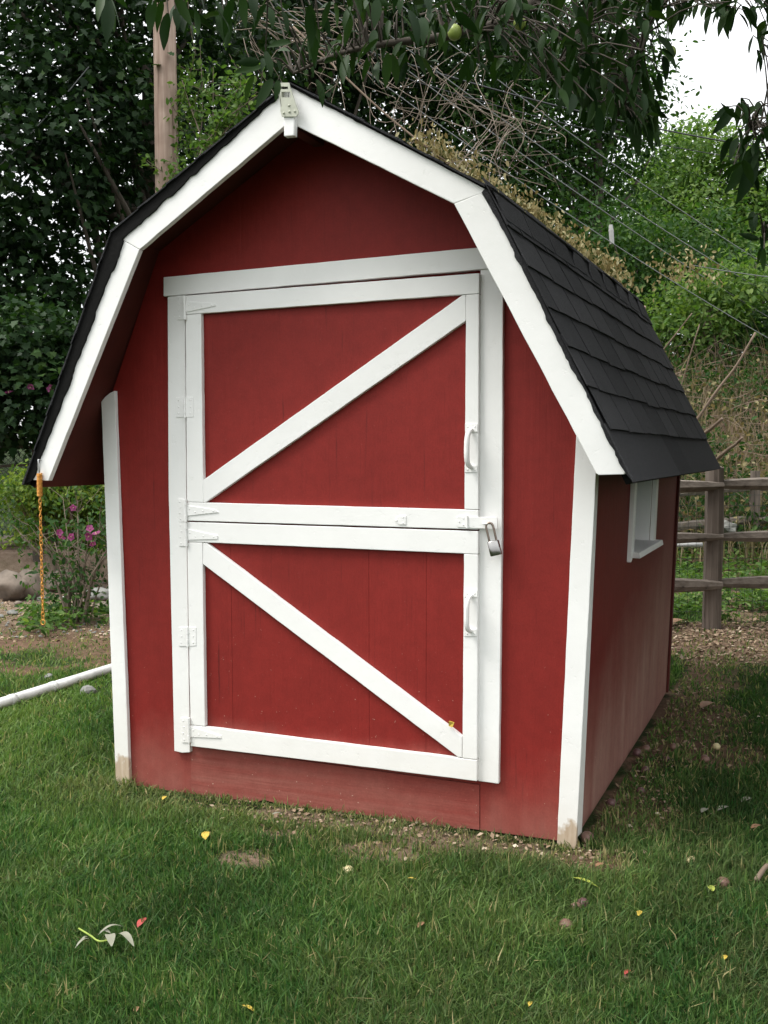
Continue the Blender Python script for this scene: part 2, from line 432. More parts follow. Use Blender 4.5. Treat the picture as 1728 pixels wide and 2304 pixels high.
def tube_np(path, rad, n=8, cap=True):
    P = np.asarray(path, float); m = len(P)
    R = np.broadcast_to(np.asarray(rad, float), (m,))
    T = np.gradient(P, axis=0); T /= np.linalg.norm(T, axis=1)[:, None] + 1e-12
    ref = np.array([0, 0, 1.]) if abs(T[0, 2]) < .9 else np.array([1., 0, 0])
    V = []
    a = np.arange(n) * 2 * math.pi / n
    u = np.cross(T[0], ref); u /= np.linalg.norm(u)
    for i in range(m):
        u = u - T[i] * (u @ T[i]); u /= np.linalg.norm(u) + 1e-12
        w = np.cross(T[i], u)
        V.append(P[i] + R[i] * (np.cos(a)[:, None] * u + np.sin(a)[:, None] * w))
    V = np.concatenate(V)
    F = []
    for i in range(m - 1):
        for k in range(n):
            k2 = (k + 1) % n
            F.append((i * n + k, i * n + k2, (i + 1) * n + k2, (i + 1) * n + k))
    if cap:
        F.append(tuple(range(n - 1, -1, -1))); F.append(tuple((m - 1) * n + k for k in range(n)))
    return V, F
def curve_pts(pts, n=24):
    """smooth path (Catmull-Rom) through points"""
    P = np.asarray(pts, float)
    P = np.vstack([2 * P[0] - P[1], P, 2 * P[-1] - P[-2]])
    out = []
    seg = len(P) - 3
    for t in np.linspace(0, seg, n):
        i = min(int(t), seg - 1); f = t - i
        p0, p1, p2, p3 = P[i:i + 4]
        out.append(.5 * (2 * p1 + (p2 - p0) * f + (2 * p0 - 5 * p1 + 4 * p2 - p3) * f * f + (3 * p1 - p0 - 3 * p2 + p3) * f ** 3))
    return np.array(out)
def tubes_mesh(name, paths, rads, n, mat, parent=None, smooth=True):
    V = []; F = []; o = 0
    for p, r in zip(paths, rads):
        v, f = tube_np(p, r, n, False)
        V.append(v); F.append(np.array(f) + o); o += len(v)
    return link(name, mesh_np(name, np.concatenate(V), np.concatenate(F), mat, smooth), parent)

# leaf templates: unit leaf lies along +X, face up +Z
def T_simple():
    V = np.array([[0, 0, 0], [.45, .28, .05], [1, 0, -.06], [.45, -.28, .05]]); F = np.array([[0, 2, 1], [0, 3, 2]])
    V = np.array([[0, 0, 0], [.3, .24, .05], [.7, .22, .03], [1, 0, -.08], [.7, -.22, .03], [.3, -.24, .05]])
    F = np.array([[0, 2, 1], [0, 3, 2], [0, 4, 3], [0, 5, 4]])
    return V, F
def T_maple():
    pts = [[0, 0], [.10, .42], [.38, .30], [.48, .52], [.62, .22], [1.0, 0], [.62, -.22], [.48, -.52], [.38, -.30], [.10, -.42]]
    V = np.array([[x, y, .10 * abs(y) - .10 * x * x] for x, y in pts] + [[.4, 0, -.02]])
    n = len(pts); F = np.array([[n, i, (i + 1) % n] for i in range(n)])
    return V, F
def T_tiny():
    V = np.array([[0, 0, 0], [.5, .3, .06], [1, 0, -.05], [.5, -.3, .06]]); F = np.array([[0, 2, 1], [0, 3, 2]])
    return V, F
def unit(v): return v / (np.linalg.norm(v, axis=-1, keepdims=True) + 1e-12)
def scatter(tpl, P, D, Nn, S):
    """leaves at P pointing along D with face normal Nn and size S"""
    TV, TF = tpl; D = unit(D); B = unit(np.cross(Nn, D)); Z = np.cross(D, B)
    V = P[:, None] + S[:, None, None] * (TV[None, :, 0, None] * D[:, None] + TV[None, :, 1, None] * B[:, None] + TV[None, :, 2, None] * Z[:, None])
    F = TF[None] + (np.arange(len(P)) * len(TV))[:, None, None]
    return V.reshape(-1, 3), F.reshape(-1, 3)
def leaf_part(name, tpl, P, D, Nn, S, tint, mat, parent=None, kind='stuff'):
    V, F = scatter(tpl, P, D, Nn, S)
    me = mesh_np(name, V, F, mat, False, {'tint': np.repeat(np.clip(tint, 0, 1), len(tpl[0]))})
    o = link(name, me, parent)
    if kind: o['kind'] = kind
    return o
def crown(blobs, n, size, rng, clump=26, spread=.32, shell=.45, droop=.35, tint0=.4):
    """leaf positions clustered in sprays inside a set of ellipsoids (centre, radii)"""
    nc = max(1, n // clump)
    w = np.array([b[1][0] * b[1][1] * b[1][2] for b in blobs]) ** .75; w /= w.sum()
    bi = rng.choice(len(blobs), nc, p=w)
    C0 = np.array([b[0] for b in blobs])[bi]; R0 = np.array([b[1] for b in blobs])[bi]
    d = unit(rng.normal(size=(nc, 3))); rr = rng.uniform(shell ** 3, 1.12, nc) ** (1 / 3)
    C = C0 + d * R0 * rr[:, None]
    ci = rng.integers(0, nc, n)
    off = rng.normal(size=(n, 3)) * np.array([spread, spread, spread * .45])
    P = C[ci] + off
    out = unit(d[ci] * R0[ci] + off * 1.2)
    Nn = unit(np.array([0, 0, 1.]) * .75 + out * .55 + rng.normal(size=(n, 3)) * .42)
    D = unit(out * .6 + rng.normal(size=(n, 3)) * .7 + np.array([0, 0, -droop]))
    S = size * rng.uniform(.65, 1.25, n)
    ct = rng.normal(tint0, .16, nc)
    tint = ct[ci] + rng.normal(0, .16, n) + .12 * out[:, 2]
    return P, D, Nn, S, tint, C
def limbs(base, top, C, rng, k=9, r0=.2):
    """branches from a trunk line to some of the leaf clumps"""
    base = np.array(base, float); top = np.array(top, float)
    paths, rads = [], []
    for c in C[rng.choice(len(C), min(k, len(C)), replace=False)]:
        f = np.clip((c[2] - base[2]) / (top[2] - base[2] + 1e-6) - .35, .25, .95)
        s = base + (top - base) * f
        m1 = s * .6 + c * .4 + np.array([0, 0, -.08 * np.linalg.norm(c - s)]) + rng.normal(size=3) * .12
        p = curve_pts([s, m1, c], 8); rr = r0 * (1 - f * .7) * .55
        paths.append(p); rads.append(np.linspace(rr, .012, 8))
    return paths, rads
def tree(name, base, top, r0, blobs, n, size, mat, bark, label, cat, tpl, rng, group=None, nl=12, **kw):
    base = np.array(base, float)
    t = empty(name, base, label, cat, group)
    path = curve_pts([base - np.array([0, 0, .2]), base * .6 + np.array(top) * .4 + rng.normal(size=3) * .08, top], 12)
    V, F = tube_np(path, np.linspace(r0 * 1.15, r0 * .3, 12), 10)
    link('trunk', mesh_np('trunk', V, F, bark, True), t)
    P, D, Nn, S, tint, C = crown(blobs, n, size, rng, **kw)
    ps, rs = limbs(base, top, C, rng, nl, r0)
    for p, r in zip(ps[:12], rs[:12]):
        V, F = tube_np(p, r, 6); link('limb', mesh_np('limb', V, F, bark, True), t)
    if len(ps) > 12: tubes_mesh('twigs', ps[12:], rs[12:], 4, bark, t)['kind'] = 'stuff'
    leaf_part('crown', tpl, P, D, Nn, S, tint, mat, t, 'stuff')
    return t
def lump(name, c, r, mat, seed, label=None, cat=None, group=None, parent=None, sub=3, rough=.16, flat=None, smooth=True):
    import bmesh
    bm = bmesh.new(); bmesh.ops.create_icosphere(bm, subdivisions=sub, radius=1.0)
    rg = np.random.default_rng(seed)
    V = np.array([v.co[:] for v in bm.verts])
    k = unit(rg.normal(size=(7, 3))); amp = rg.uniform(.5, 1, 7)
    disp = 1 + rough * sum(a * np.sin(2.1 * (V @ kk) * (1 + i * .55) + i) for i, (a, kk) in enumerate(zip(amp, k))) / 2.2
    if flat:
        for kk in k[:flat]:
            dd = V @ kk; lim = .78; V = V - np.maximum(dd - lim, 0)[:, None] * kk
    V = V * disp[:, None] * np.array(r)
    for v, co in zip(bm.verts, V): v.co = co
    me = bpy.data.meshes.new(name); bm.to_mesh(me); bm.free(); me.materials.append(mat)
    if smooth: me.polygons.foreach_set('use_smooth', np.ones(len(me.polygons), dtype=bool))
    o = link(name, me, parent, Matrix.Translation([float(v) for v in c]))
    return tag(o, label, cat, group)

# ------------------------------------------------------------------ ground
def build_ground():
    rs = np.unique(np.concatenate([-np.geomspace(7, 400, 14)[::-1], np.arange(-6.5, 6.6, .075), np.geomspace(7, 400, 14)]))
    ds = np.unique(np.concatenate([-np.geomspace(1, 300, 10)[::-1], np.arange(-.5, 13, .075), np.arange(13, 42, .8), np.geomspace(43, 900, 12)]))
    Rr, Dd = np.meshgrid(rs, ds)
    X = CAM[0] + Dd * _FL[0] + Rr * _RL[0]; Y = CAM[1] + Dd * _FL[1] + Rr * _RL[1]
    Z = height(X, Y)
    V = np.stack([X, Y, Z], -1).reshape(-1, 3)
    nr = len(rs); i = (np.arange(len(ds) - 1)[:, None] * nr + np.arange(nr - 1)[None]).ravel()
    F = np.stack([i, i + 1, i + nr + 1, i + nr], -1)
    so = soil_mask(X, Y).ravel()
    pale = (sstep(-1.0, -2, Rr) * sstep(6.8, 8, Dd) + .35 * sstep(5.8, 6.2, Dd) * sstep(.4, .8, Rr) + .6 * (np.abs(Y + .2) < .5) * (X < .9)).clip(0, 1).ravel()
    tag(link('ground', mesh_np('ground', V, F, M['ground'], True, {'soil': so, 'pale': pale})), kind='structure')
build_ground()

# ------------------------------------------------------------------ shed
shed = empty('shed', (0, 0, 0), 'small red barn shaped shed with white trim and black shingled gambrel roof', 'shed')
def fq(name, pts, yf, th, mat, parent=shed, bev=.002, wob=0.0, seed=1):
    """a board on the front: outline measured on the plane of its face"""
    P = [at_y(px, py, yf) for px, py in pts]
    if wob:
        rg = np.random.default_rng(seed); Q = []
        for i in range(len(P)):
            a, b = P[i], P[(i + 1) % len(P)]; L = np.linalg.norm(b - a); n = max(1, int(L / .045))
            nrm = np.array([b[2] - a[2], 0, -(b[0] - a[0])]) / L
            for k in range(n):
                Q.append(a + (b - a) * k / n + (nrm * rg.normal() * wob * .55 if k else 0))
        P = Q
    mb = MB(); mb.hexa(P, [p + np.array([0, th, 0]) for p in P])
    return mb.build(name, mat, parent, bev=bev)

Y0 = -.25                                                     # front edge of the roof
LB, LK, AP, RK, RB = [at_y(px, py, Y0) for px, py in ((55, 1091), (252, 524), (652, 187), (1093, 421), (1423, 1082))]
v = ray(1618, 1053); YR = float(CAM[1] + v[1] * ((RB[0] - CAM[0]) / v[0]))
RBr, RKr = at_y(1618, 1053, YR), at_y(1439, 681, YR)
dy = np.array([0, YR - Y0, 0.0])
LBr, LKr = LB + dy, LK + dy
APr = AP + dy + np.array([0, 0, (RKr[2] - RK[2]) * .5])
TOPF, TOPR = [LB, LK, AP, RK, RB], [LBr, LKr, APr, RKr, RBr]
def inset(P, t):
    out = []
    for i, p in enumerate(P):
        ns = []
        for a, b in ((i - 1, i), (i, i + 1)):
            if a >= 0 and b < len(P):
                e = P[b] - P[a]; n = np.array([e[2], 0, -e[0]]); n /= np.linalg.norm(n); ns.append(n)
        n = sum(ns); n /= np.linalg.norm(n); c = n @ ns[0]
        out.append(p + n * t / c)
    return out
TOPD = [p + np.array([0, .028, 0]) for p in TOPF]                # the deck stops behind the barge boards
BOTF, BOTR = inset(TOPD, .026), inset(TOPR, .026)
mb = MB()
for i in range(4):
    mb.add([TOPD[i], TOPD[i + 1], TOPR[i + 1], TOPR[i]], [(0, 1, 2, 3)], 0)
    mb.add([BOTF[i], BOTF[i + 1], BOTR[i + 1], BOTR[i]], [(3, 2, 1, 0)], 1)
    mb.add([TOPD[i], TOPD[i + 1], BOTF[i + 1], BOTF[i]], [(3, 2, 1, 0)], 2)
    mb.add([TOPR[i], TOPR[i + 1], BOTR[i + 1], BOTR[i]], [(0, 1, 2, 3)], 2)
mb.add([TOPD[0], LBr, BOTR[0], BOTF[0]], [(0, 1, 2, 3)], 2); mb.add([TOPD[4], RBr, BOTR[4], BOTF[4]], [(3, 2, 1, 0)], 2)
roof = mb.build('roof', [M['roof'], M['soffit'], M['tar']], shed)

# shingles on the visible lower right slope, one object each
def slope_pt(a, b, c, d, u, w): return (a * (1 - u) + b * u) * (1 - w) + (c * (1 - u) + d * u) * w
def tab_mesh(name, seed, w=.297, l=.175):
    rg = np.random.default_rng(seed); nx = 4
    V = []; F = []
    for k in range(nx + 1):
        x = .004 + (w - .004) * k / nx
        lift = .0075 + rg.uniform(-.001, .002); ev = rg.uniform(-.0025, .0025)
        V += [(x, ev, lift), (x, ev, lift - .005), (x, l, .0012), (x, .06, lift * .72)]
    for k in range(nx):
        a, b = k * 4, (k + 1) * 4
        F += [(a + 1, b + 1, b, a), (a, b, b + 3, a + 3), (a + 3, b + 3, b + 2, a + 2)]
    F += [(0, 3, 2, 1), (nx * 4, nx * 4 + 1, nx * 4 + 2, nx * 4 + 3)]
    return mesh_np(name, V, F, M['roof'])
tabs = [tab_mesh('shingle', 40 + i) for i in range(6)]
def frame(o, u, w, n):
    u = unit(u); w = unit(w - u * (w @ u)); n = np.cross(u, w)
    return Matrix(((u[0], w[0], n[0], o[0]), (u[1], w[1], n[1], o[1]), (u[2], w[2], n[2], o[2]), (0, 0, 0, 1)))
Lv = np.linalg.norm(RK - RB); Lu = YR - Y0
UD = unit((RBr - RB) * .5 + (RKr - RK) * .5)
nC = 6; W0 = .165 / Lv; dW = (1 - W0) / nC
def place_tab(u0, u1, w, lift, mesh):
    o = slope_pt(RB, RBr, RK, RKr, u0, w); e = slope_pt(RB, RBr, RK, RKr, u1, w); t = slope_pt(RB, RBr, RK, RKr, u0, w + .1)
    Mx = frame(o, e - o, t - o, None)
    nrm = np.array(Mx.col[2][:3]); 
    for k in range(3): Mx[k][3] += float(nrm[k] * lift)
    Mx = Mx @ Matrix.Diagonal((np.linalg.norm(e - o) / .297, 1, 1, 1))
    return link('shingle', mesh, roof, Mx)
rg = np.random.default_rng(3)
# starter strip along the eave in three lengths
for a, b in ((-.004, .38), (.381, .52), (.521, 1.006)):
    p = [slope_pt(RB, RBr, RK, RKr, u, w) for u, w in ((a, -.006), (b, -.006), (b, W0 + .02), (a, W0 + .02))]
    n = unit(np.cross(p[1] - p[0], p[3] - p[0])); MBs = MB()
    MBs.hexa([q + n * (.007 if i < 2 else .003) for i, q in enumerate(p)], [q + n * .0005 for q in p]); MBs.build('starter_strip', M['roof'], roof)
du = .305 / Lu
for c in range(nC):
    w = W0 + c * dW; st = (-.5 if c % 2 else 0) * du - .004 + rg.normal() * .004
    u = st
    while u < 1.0:
        a, b = max(u, -.0075 + rg.normal() * .0012), min(u + du * .978, 1.007)
        if b - a > .012: place_tab(a, b, w - .004 + rg.normal() * .003, .003, tabs[rg.integers(6)])
        u += du
# the lowest tabs of the upper slope fold over the knee; towards the back they have come loose and gape
n_up = unit(np.array([RK[2] - AP[2], 0, -(RK[0] - AP[0])])); n_up *= np.sign(n_up[2])
uw = unit(UD)
for i in range(9):
    a, b = i / 9 + .0015, (i + 1) / 9 - .0015
    dn = unit(unit(RB - RK) + unit(RBr - RKr)); nn = unit(np.cross(uw, -dn)); nn = nn if nn[0] > 0 else -nn
    loose = 3 <= i
    k0, k1 = RK * (1 - a) + RKr * a, RK * (1 - b) + RKr * b; wd = np.linalg.norm(k1 - k0)
    open_ = rg.uniform(.42, .6) if loose else 0.
    l0 = .118 + rg.normal() * .004
    prof = [(.0, .016 if loose else .012, open_), (.035, .017, open_ * .62), (.075, .015, open_ * .22), (l0, .013, 0.)]
    V = [k0 + dn * t + nn * o + uw * wd * s_ for t, o, s_ in prof] + [k1 + dn * t + nn * (o - (.003 if loose else 0)) for t, o, s_ in prof]
    V = V + [p - nn * .004 for p in V]
    F = []
    for j in range(3): F += [(j, j + 1, 5 + j, 4 + j), (8 + j, 12 + j, 13 + j, 9 + j), (j, 8 + j, 9 + j, j + 1), (4 + j, 5 + j, 13 + j, 12 + j)]
    F += [(3, 11, 15, 7), (0, 4, 12, 8)]
    MB().add(V, F).build('shingle', M['roof'], roof)
# black strip as painted shade between the loose tabs, and the overhanging edge of the upper slope
q = [RK + nn * .0085, RKr + nn * .0085, RKr + dn * .10 + nn * .0085, RK + dn * .10 + nn * .0085]
MB().hexa(q, [p - nn * .003 for p in q]).build('gap_shade_strip', M['tar'], roof)
lip = []
for k in range(41):
    t = k / 40; p = RK * (1 - t) + RKr * t; w_ = .012 * (vnoise(t * 9, 0., 1., 5) - .5); lip.append(p + n_up * .011 + unit(RK - AP) * (.022 + w_) + np.array([0, 0, -.004 + w_ * .5]))
V = []; F = []
for k, p in enumerate(lip):
    b0 = p + unit(AP - RK) * .10; V += [b0, p, p - n_up * .007, b0 - n_up * .007]
    if k: o = 4 * k; F += [(o - 4, o, o + 1, o - 3), (o - 3, o + 1, o + 2, o - 2), (o - 2, o + 2, o + 3, o - 1)]
MB().add(V, F).build('shingle_edge', M['roof'], roof)
# courses on the slopes turned away from the photo, joined
mb = MB()
for a, ar, b, br in ((RK, RKr, AP, APr), (LK, LKr, AP, APr), (LB, LBr, LK, LKr)):
    L = np.linalg.norm(b - a); n = np.cross(ar - a, b - a); n = unit(n); n = n if n[2] > 0 or abs(n[2]) > 9 else -n
    k = int(L / .13)
    for c in range(k):
        w0, w1 = c / k, min(1., (c + 1.3) / k)
        q = [slope_pt(a, ar, b, br, u, w) for u, w in ((-.003, w0), (1.003, w0), (1.003, w1), (-.003, w1))]
        mb.hexa([q[0] + n * .0075, q[1] + n * .0075, q[2] + n * .001, q[3] + n * .001], [p - n * .001 for p in q])
cap_ = [AP + np.array([0, 0, .01]), APr + np.array([0, 0, .01])]
s1 = unit(RK - AP) * .13; s2 = unit(LK - AP) * .13
mb.add([cap_[0] + s1, cap_[0], cap_[0] + s2, cap_[1] + s1, cap_[1], cap_[1] + s2], [(0, 1, 4, 3), (1, 2, 5, 4)])
mb.build('shingle_courses', M['roof'], roof)['kind'] = 'stuff'

# barge boards
YB = -.245
fq('barge_board', [(69, 1080), (108.5, 1081.7), (313.4, 561.8), (274, 539)], YB, .022, M['white'], wob=.0006, seed=2)
fq('barge_board', [(274.6, 538.4), (313.9, 561.2), (650, 275), (648, 192)], YB, .022, M['white'], wob=.0006, seed=3)
fq('barge_board', [(648.5, 192), (650.5, 275), (1021, 457.7), (1082, 436), (1103, 431)], YB, .022, M['white'], wob=.0006, seed=4)
fq('barge_board', [(1021.3, 458.4), (1341, 1065), (1347, 1069), (1403, 1067.5), (1408, 1064), (1395, 1034), (1367, 980), (1299, 842), (1226, 702), (1172, 595), (1130, 512), (1084, 434)], YB, .022, M['white'], wob=.0009, seed=5)
# tarred roofing edge smeared over the boards
mb = MB()
rg = np.random.default_rng(12)
def tar_run(pa, pb, qa, qb, n, amp, base):
    V = []; F = []
    A, B, C_, D_ = [at_y(*p, -.2515) for p in (pa, pb, qa, qb)]
    e = unit(B - A); nrm = np.array([e[2], 0, -e[0]]); nrm = nrm if nrm @ (C_ - A) > 0 else -nrm
    val = 0
    for k in range(n + 1):
        t = k / n; val = .72 * val + rg.normal() * amp * .7
        if rg.random() < .06: val += amp * 2.2
        inner = C_ * (1 - t) + D_ * t + nrm * (base + np.clip(val, -amp, amp * 2.6))
        V += [A * (1 - t) + B * t, inner]
        if k: a = 2 * k; F.append((a - 2, a, a + 1, a - 1))
    mi = 1 if pa[0] > 1000 else 0
    mb.add(V, F, mi)
    mb.add([p + np.array([0, .006, 0]) for p in V], F, mi)
tar_run((52, 1092), (248, 521), (70, 1080), (274, 540), 70, .003, .004)
tar_run((248, 521), (652, 184), (274, 539), (648, 193), 70, .0022, .001)
tar_run((652, 184), (1104, 422), (648, 192), (1104, 431), 70, .0015, -.0015)
tar_run((1094, 421), (1423, 1083), (1086, 431), (1409, 1064), 80, .0022, .0)
mb.build('roof_edge', [M['tar'], M['roof']], shed)
# peak block, bracket
fq('peak_block', [(638, 256), (663, 252), (661, 305), (638.7, 307)], -.268, .024, M['white'], bev=.003)
mb = MB()
rows = [(186, 625, 650), (194.5, 626, 652), (200.5, 626.5, 653.5), (206.5, 627, 656), (219, 628, 660), (224, 629, 662), (236, 631, 665.5), (250, 631, 671), (256, 632.5, 670.5), (262, 634, 666)]
slots = {1: (631.5, 647.5), 3: (633, 653)}
for i in range(len(rows) - 1):
    (ya, la, ra), (yb, lb, rb) = rows[i], rows[i + 1]
    segs = [(la, ra, lb, rb)] if i not in slots else [(la, slots[i][0], lb, slots[i][0] + .5), (slots[i][1], ra, slots[i][1] + .8, rb)]
    for a, b, c, d in segs:
        q = [at_y(px, py, -.274) for px, py in ((a, ya), (b, ya), (d, yb), (c, yb))]
        mb.hexa(q, [p + np.array([0, .005, 0]) for p in q])
for px, py in ((650, 237), (638, 254), (651, 251), (663, 250)):
    p = at_y(px, py, -.276); mb.tube([p + np.array([0, .003, 0]), p, p + np.array([0, -.002, 0])], [.004, .004, .0015], 8)
for a, b in (((626, 188), (632, 240)),):                                # turned-up flange on the left
    q = [at_y(px, py, -.274) for px, py in (a, b)]
    mb.hexa([q[0], q[1], q[1] + np.array([.002, 0, 0]), q[0] + np.array([.002, 0, 0])], [p + np.array([0, .03, 0]) for p in (q[0], q[1], q[1] + np.array([.002, 0, 0]), q[0] + np.array([.002, 0, 0]))])
br = mb.build('bracket', M['beige_hw'], shed)
# ridge beam under the peak
p = at_y(655, 300, -.2)
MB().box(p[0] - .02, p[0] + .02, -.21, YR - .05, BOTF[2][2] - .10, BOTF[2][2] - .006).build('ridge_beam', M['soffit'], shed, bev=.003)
# walls
def roof_z(x, side):                                      # underside of the roof over x, at the front
    P = BOTF
    for i in range(4):
        a, b = P[i], P[i + 1]
        if min(a[0], b[0]) <= x <= max(a[0], b[0]):
            return a[2] + (b[2] - a[2]) * (x - a[0]) / (b[0] - a[0])
xl = lambda z: -.915 - .028 * z
xr = lambda z: .915 + .039 * z - .019
def wall_top(sgn):
    z = 1.4
    for _ in range(30):
        x = xl(z) if sgn < 0 else xr(z); z = .5 * z + .5 * roof_z(x, sgn)
    return z - .004
zl, zr_ = wall_top(-1), wall_top(1)
bot_l, bot_r = -.045, .012
sillx0, sillx1 = float(at_y(431, 1750, 0)[0]), float(at_y(1079, 1850, 0)[0])
sillz = .165
poly = [(xl(bot_l) + .02, bot_l), (sillx0 - .002, bot_l + .01), (sillx0 - .002, sillz), (sillx1 + .002, sillz), (sillx1 + .002, bot_r - .006), (xr(bot_r) - .004, bot_r), (xr(zr_) - .004, zr_), (BOTF[3][0], BOTF[3][2] - .003),
        (BOTF[2][0], BOTF[2][2] - .003), (BOTF[1][0], BOTF[1][2] - .003), (xl(zl) + .02, zl)]
rg = np.random.default_rng(5)
import bmesh
def ngon_wall(name, poly, y0, y1, mat, parent):
    bm = bmesh.new(); n = len(poly)
    f = [bm.verts.new((float(x), y0, float(z))) for x, z in poly]; b = [bm.verts.new((float(x), y1, float(z))) for x, z in poly]
    bm.faces.new(f); bm.faces.new(b[::-1])
    for i in range(n):
        j = (i + 1) % n; bm.faces.new((f[j], f[i], b[i], b[j]))
    bmesh.ops.recalc_face_normals(bm, faces=bm.faces)
    bmesh.ops.triangulate(bm, faces=[q for q in bm.faces if len(q.verts) > 4])
    me = bpy.data.meshes.new(name); bm.to_mesh(me); bm.free(); me.materials.append(mat)
    return link(name, me, parent)
ngon_wall('front_wall', poly, 0.0, .012, M['red'], shed)
# horizontal-grained sill panel under the door, its lower edge broken
nb = 40; lowp = []
for k in range(nb + 1):
    t = k / nb; x = sillx0 + (sillx1 - sillx0) * t
    z = -.035 + .045 * t + (fbm(np.array([x * 1.0]), np.array([.3]), 7.0, 77)[0] - .5) * .03 + (.012 if .25 < t < .36 else 0)
    lowp.append((x, z))
ngon_wall('sill_panel', [(sillx1, sillz - .002), (sillx0, sillz - .002)] + lowp, -.0025, .012, M['red_h'], shed)
# right wall with its window opening
def sp(y, z, off=0.0): return np.array([xr(z) + off, y, z])
wa = at_side(1500, 1552, -.019); YWR = float(wa[1]); wz = float(wa[2])
wf, wb_ = at_side(1414, 1275), at_side(1475, 1237)
wy0, wy1 = float(at_side(1425, 1271)[1]) + .0, float(at_side(1470, 1237)[1])
wz0 = float(at_side(1429, 1250)[2]); wz1 = 1.36
print('side wall rear', YWR, wz, 'window', wy0, wy1, wz0, 'YR', YR, RK, RKr, RB, RBr, zl, zr_)
wys = [.0, wy0, wy1, YWR]; wzt = zr_ - .006
def side_zbot(y): return bot_r - .05 + (wz + .012 - bot_r + .03) * y / YWR
mb = MB()
for ya, yb in ((0, wy0), (wy1, YWR)):
    n = max(2, int((yb - ya) / .08)); ys = np.linspace(ya, yb, n + 1)
    for a, b in zip(ys[:-1], ys[1:]):
        za, zb = side_zbot(a), side_zbot(b)
        q = [sp(a, za), sp(b, zb), sp(b, wzt), sp(a, wzt)]
        mb.hexa(q, [p + np.array([-.012, 0, 0]) for p in q])
for z0, z1 in ((None, wz0), (wz1, wzt)):
    q = [sp(wy0, side_zbot(wy0) if z0 is None else z0), sp(wy1, side_zbot(wy1) if z0 is None else z0), sp(wy1, z1), sp(wy0, z1)]
    mb.hexa(q, [p + np.array([-.012, 0, 0]) for p in q])
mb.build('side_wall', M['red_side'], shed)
mb = MB()
q = [np.array([xl(z), y, z]) for y, z in ((0.002, bot_l - .01), (YWR, -.03), (YWR, zl - .006), (.002, zl - .006))]
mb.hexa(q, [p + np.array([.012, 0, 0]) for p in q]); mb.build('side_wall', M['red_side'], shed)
pr = [(xl(0) + .03, -.03), (xr(0) - .03, -.03), (xr(zr_) - .03, zr_ - .02), (BOTF[3][0] - .01, BOTF[3][2] - .02), (BOTF[2][0], BOTF[2][2] - .03), (BOTF[1][0] + .01, BOTF[1][2] - .02), (xl(zl) + .03, zl - .02)]
ngon_wall('back_wall', pr, YWR - .012, YWR, M['red'], shed)
# dark vertical board at the rear corner of the right wall
q = [sp(YWR - .03, side_zbot(YWR), .012), sp(YWR + .012, side_zbot(YWR), .012), sp(YWR + .012, wzt, .012), sp(YWR - .03, wzt, .012)]
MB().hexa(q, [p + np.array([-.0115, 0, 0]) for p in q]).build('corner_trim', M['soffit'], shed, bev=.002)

# corner trim boards
TF = -.02
fq('corner_trim', [(227.6, 904), (236, 893), (247, 884), (257.7, 879), (291.3, 1766), (290, 1777), (275, 1780), (261, 1778)], TF, .018, M['white_rot'], wob=.0007, seed=11)
fq('corner_trim', [(1299.5, 905), (1346, 905), (1341, 1068), (1318, 1500), (1296, 1905), (1293, 1917), (1283, 1924), (1262, 1914), (1253, 1897)], TF, .018, M['white_rot'], wob=.0007, seed=12)
q = [sp(-.0015, .03, .019), sp(.075, .02, .019), sp(.075, 1.35, .019), sp(-.0015, 1.35, .019)]
MB().hexa(q, [p + np.array([-.018, 0, 0]) for p in q]).build('corner_trim', M['white'], shed, bev=.002)
q = [np.array([xl(z) - .019, y, z]) for y, z in ((-.0015, -.02), (.062, -.02), (.062, 1.35), (-.0015, 1.35))]
MB().hexa(q, [p + np.array([.018, 0, 0]) for p in q]).build('corner_trim', M['white'], shed, bev=.002)

# door frame
JF = -.020
fq('jamb', [(376.8, 667.5), (415.6, 664), (419.6, 1174), (427, 1693), (410, 1694), (392, 1690), (379, 1100)], JF, .0195, M['white_rot'], wob=.0005, seed=21)
fq('jamb', [(1081, 606.5), (1131.5, 602.5), (1130, 1100), (1122, 1763.7), (1075.5, 1757.5)], JF, .0195, M['white'], wob=.0005, seed=22)
fq('door_head', [(367.7, 623.6), (1136, 551), (1136, 601.5), (367.7, 666.7)], -.026, .0255, M['white'], wob=.0005, seed=23)

# doors
RF = -.037
def door(panel_pts, seams, parts, braces):
    P = [at_y(px, py, -.018) for px, py in panel_pts]
    mb = MB()
    if not seams:
        mb.hexa(P, [p + np.array([0, .015, 0]) for p in P]); d = mb.build('door', M['red'], shed)
    else:
        B = [p + np.array([0, .006, 0]) for p in P]; mb.hexa(B, [p + np.array([0, .009, 0]) for p in B]); d = mb.build('door', M['red'], shed)
        ts = [0] + seams + [1]
        for i in range(len(ts) - 1):
            a, b = ts[i] + (.0004 if i else 0), ts[i + 1] - (.0004 if i < len(ts) - 2 else 0)
            q = [P[0] * (1 - a) + P[1] * a, P[0] * (1 - b) + P[1] * b, P[3] * (1 - b) + P[2] * b, P[3] * (1 - a) + P[2] * a]
            MB().hexa(q, [p + np.array([0, .0058, 0]) for p in q]).build('plank', M['red'], d, bev=.0004)
    for nm, pts in parts: fq(nm, pts, RF, .0185, M['white'], d, wob=.0005, seed=hash(nm) % 7 + int(pts[0][0]))
    for pts in braces: fq('brace', pts, RF + .001, .0175, M['white'], d, wob=.0006, seed=int(pts[0][1]))
    return d
